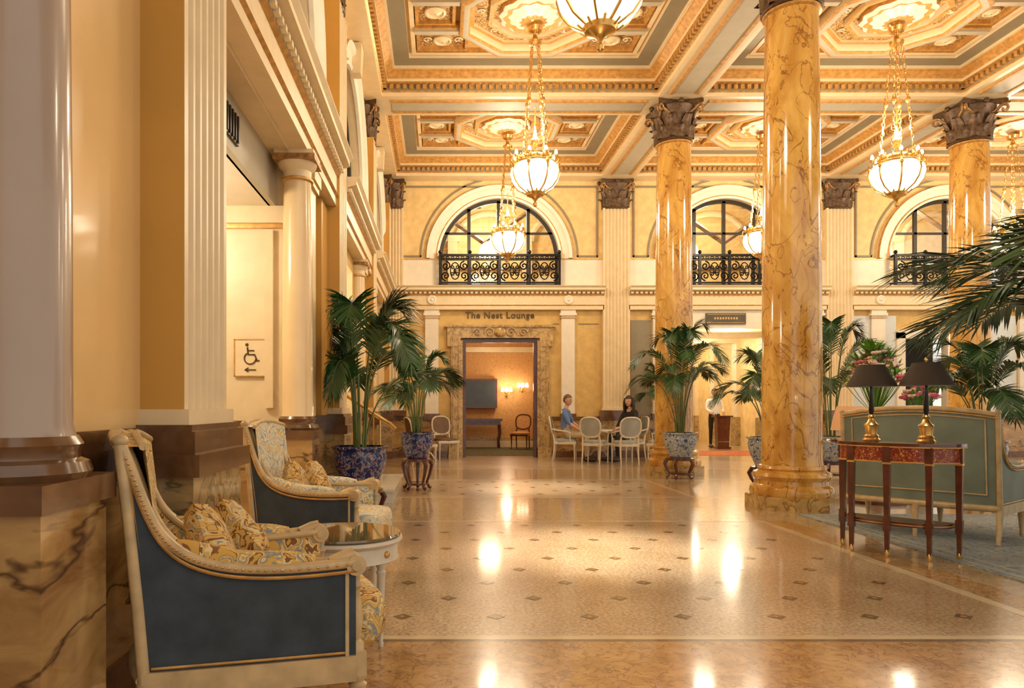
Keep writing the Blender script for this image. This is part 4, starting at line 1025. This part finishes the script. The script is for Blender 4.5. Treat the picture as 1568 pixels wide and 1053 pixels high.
# ------------------------------------------------------------ people
def person(name,J,loc,rot,top,legs,hair,shoes=m_shoe,longhair=False,headyaw=0,sleeve=True,scale=1):
    names=list(J); idx={n:i for i,n in enumerate(names)}
    E=[('pelvis','spine'),('spine','chest'),('chest','neck'),('neck','head')]
    for s_ in ('L','R'):
        E+=[('chest','sh'+s_),('sh'+s_,'el'+s_),('el'+s_,'wr'+s_),('pelvis','hp'+s_),('hp'+s_,'kn'+s_),('kn'+s_,'an'+s_),('an'+s_,'to'+s_)]
    Rd=dict(pelvis=.145,spine=.125,chest=.14,neck=.055,head=.05,sh=.066,el=.044,wr=.028,hp=.095,kn=.062,an=.042,to=.036)
    me=bpy.data.meshes.new(name+'_sk'); me.from_pydata([J[n] for n in names],[(idx[a],idx[b]) for a,b in E],[])
    bm=bmesh.new(); bm.from_mesh(me); ly=bm.verts.layers.skin.verify(); bm.verts.ensure_lookup_table()
    for n in names:
        r=Rd.get(n) or Rd[n[:2]]; bm.verts[idx[n]][ly].radius=(r,r*(.95)); bm.verts[idx[n]][ly].use_root=(n=='pelvis')
    bm.to_mesh(me); bm.free()
    o=bpy.data.objects.new('tmp',me); COL.objects.link(o); o.modifiers.new('s','SKIN'); sd=o.modifiers.new('d','SUBSURF'); sd.levels=2
    bpy.context.view_layer.update(); dg=bpy.context.evaluated_depsgraph_get(); ev=bpy.data.meshes.new_from_object(o.evaluated_get(dg))
    mb=MB(); base=[tuple(v.co) for v in ev.vertices]; mb.V=base[:]
    def near(p):
        best=None
        for a,b in E:
            A=Vector(J[a]);B=Vector(J[b]); t=max(0,min(1,(p-A).dot(B-A)/(B-A).length_squared)); d=(p-(A+(B-A)*t)).length
            if best is None or d<best[0]: best=(d,a,b,t)
        return best
    for f in ev.polygons:
        _,a,b,t=near(Vector(f.center))
        if b in('neck',): m=top if t<.55 else m_skin
        elif b=='head': m=m_skin
        elif b[:2]=='wr': m=top if (sleeve or t<.1) else m_skin
        elif b[:2] in('kn','an','hp'): m=legs
        elif b[:2]=='to': m=shoes
        else: m=top
        if a=='pelvis' and b=='spine': m=legs if t<.25 else top
        mb.mat(m); mb.face(list(f.vertices))
    bpy.data.objects.remove(o)
    for s_ in 'LR':
        a=Vector(J['an'+s_]); t=Vector(J['to'+s_]); d=(t-a); c=a+d*.55; mb.mat(shoes)
        mb.ell((c.x,c.y,.045),(abs(d.x)*.75+.05,.048+abs(d.y)*.4,.045),12,8,.8)
    h=Vector(J['head']); hc=h+Vector((.02,0,.095)); mm=mb.M
    mb.M=Matrix.Translation(hc)@Matrix.Rotation(headyaw,4,'Z')
    mb.mat(m_skin)
    def hd(u,v):
        a=2*pi*u; ph=-pi/2+pi*v; cx,cy,cz=cos(ph)*cos(a),cos(ph)*sin(a),sin(ph)
        z=cz*.118; w=.078*(1-.22*max(0,-cz)); x=cx*(.098 if cx<0 else .09)*(1-.12*max(0,-cz)); y=cy*w
        if cx>.6 and -.1<cz<.25 and abs(abs(cy)-.35)<.18: x-=.008
        if cz<-.6 and cx>0: x+=.012
        return (x,y,z)
    mb.grid(hd,24,18)
    mb.loops([[(x,y*s_,z) for s_ in (-1,-.4,.4,1)] for x,y,z in ((.086,.006,.025),(.098,.009,.0),(.112,.014,-.022),(.088,.012,-.032))],False)
    mb.ell((.098,0,-.02),(.018,.014,.012),8,6)
    for sg in (-1,1): mb.mat(m_skin); mb.ell((-.005,sg*.078,-.01),(.018,.010,.03),8,6); mb.mat(m_eye); mb.ell((.078,sg*.032,.008),(.009,.013,.006),8,6)
    mb.mat(m_lip); mb.ell((.082,0,-.058),(.010,.024,.007),8,6)
    mb.mat(hair)
    def hr(u,v):
        a=2*pi*u; lo=(-.35 if cos(a)<.2 else .42); ph=lo+(pi/2-lo)*v
        return ((cos(ph)*cos(a))*.108-.008,(cos(ph)*sin(a))*.088,sin(ph)*.128+.004)
    mb.grid(hr,28,10)
    if longhair:
        for k in range(22):
            a=pi*.42+k*pi*1.16/21; x,y=cos(a)*.10-.01,sin(a)*.092
            mb.tube([(x*.9,y*.9,.07),(x*1.05,y*1.08,0),(x*1.05,y*1.15,-.1),(x*1.0,y*1.2,-.24)],[.02,.026,.026,.012],5)
    mb.M=mm
    for s_,sg in (('L',1),('R',-1)):
        w=Vector(J['wr'+s_]); el=Vector(J['el'+s_]); d=(w-el).normalized(); side=d.cross(Vector((0,0,1)))
        if side.length<.2: side=Vector((0,1,0))
        side.normalize(); dn=side.cross(d).normalized()
        if dn.z>0: dn=-dn
        mb.mat(m_skin)
        mb.tube([tuple(w-d*.02),tuple(w+d*.03),tuple(w+d*.085)],[.026,.034,.034],10)
        for k,ln in enumerate((.065,.078,.072,.056)):
            b=w+d*.085+side*(k-1.5)*.020; mb.tube([tuple(b-d*.015),tuple(b+d*ln*.5+dn*.006),tuple(b+d*ln*.85+dn*.028),tuple(b+d*ln*.9+dn*.045)],[.0095,.009,.008,.006],6)
        b=w+d*.03-side*sg*.03; mb.tube([tuple(b),tuple(b-side*sg*.025+d*.03+dn*.01),tuple(b-side*sg*.025+d*.06+dn*.02)],[.012,.011,.008],6)
    return mb.obj(name,loc,rot,scale,sharp=60)
def sit(hx=.0,wrL=(.34,.10,.72),wrR=(.34,-.08,.70)):
    J=dict(pelvis=(-.02,0,.57),spine=(-.03,0,.76),chest=(-.02,0,.98),neck=(.0,0,1.12),head=(.02,0,1.19))
    for s_,sg,w in (('L',1,wrL),('R',-1,wrR)):
        J['sh'+s_]=(-.01,.185*sg,1.05); J['el'+s_]=(.10,.25*sg,.80); J['wr'+s_]=w
        J['hp'+s_]=(.06,.10*sg,.55); J['kn'+s_]=(.46,.13*sg,.55); J['an'+s_]=(.44,.13*sg,.10); J['to'+s_]=(.58,.14*sg,.045)
    return J
person('seated_man',sit(wrL=(.30,.12,.66),wrR=(.30,-.12,.66)),(2.87,16.2,0),radians(-20),m_shirtb,m_khaki,m_hairg,sleeve=False,headyaw=radians(-30),scale=1.06)
person('seated_woman',sit(wrL=(.34,.06,.72),wrR=(.30,-.12,.66)),(4.30,16.15,0),radians(205),m_blackc,m_blackc,m_hair,longhair=True,headyaw=radians(25),scale=1.04)
J=dict(pelvis=(0,0,.95),spine=(0,0,1.12),chest=(0,0,1.33),neck=(0,0,1.48),head=(.01,0,1.55))
for s_,sg in (('L',1),('R',-1)):
    J['sh'+s_]=(0,.19*sg,1.41); J['el'+s_]=(.04,.24*sg,1.14); J['wr'+s_]=(.24,.18*sg,1.06); J['hp'+s_]=(0,.1*sg,.90); J['kn'+s_]=(.02,.11*sg,.50); J['an'+s_]=(0,.11*sg,.09); J['to'+s_]=(.13,.13*sg,.04)
person('standing_clerk',J,(8.22,21.45,0),-pi/2,m_whitec,m_blackc,m_hair,scale=1.0)

# ------------------------------------------------------------ lights
light('POINT','added_alcove_light',(-2.5,5.6,2.85),60,(1,.87,.68),.15)  # added to brighten the alcove from inside
light('POINT','stair_light',(-2.5,10.2,3.2),60,(1,.88,.7),.2)
light('POINT','lounge_light',(1.4,19.8,2.9),50,(1,.80,.54),.3)
light('POINT','lounge_sconce_light',(2.0,21.1,1.8),22,(1,.82,.58),.08)
for y in (18.6,21.7,24.8): light('POINT','corridor_light',(7.6,y,3.0),95,(1,.88,.66),.2)
for x in (1.4,7,12.4): light('POINT','gallery_light',(x,19.2,6.2),230,(1,.90,.70),.3)
light('POINT','gallery_light_side',(-2.6,6.2,6.2),60,(1,.88,.66),.3); light('POINT','gallery_light_side',(-2.6,11,6.2),60,(1,.88,.66),.3)
w=bpy.data.worlds.new('World'); SC.world=w; w.use_nodes=True
w.node_tree.nodes['Background'].inputs[0].default_value=(1,.92,.79,1); w.node_tree.nodes['Background'].inputs[1].default_value=1.1

# ------------------------------------------------------------ camera
cd=bpy.data.cameras.new('camera'); cam=bpy.data.objects.new('camera',cd); COL.objects.link(cam)
cam.location=(0,0,1.21); cam.rotation_euler=(pi/2,0,0); cd.sensor_width=36; cd.lens=25.26; cd.shift_x=.0714; cd.shift_y=.0615; cd.clip_start=.05
SC.camera=cam
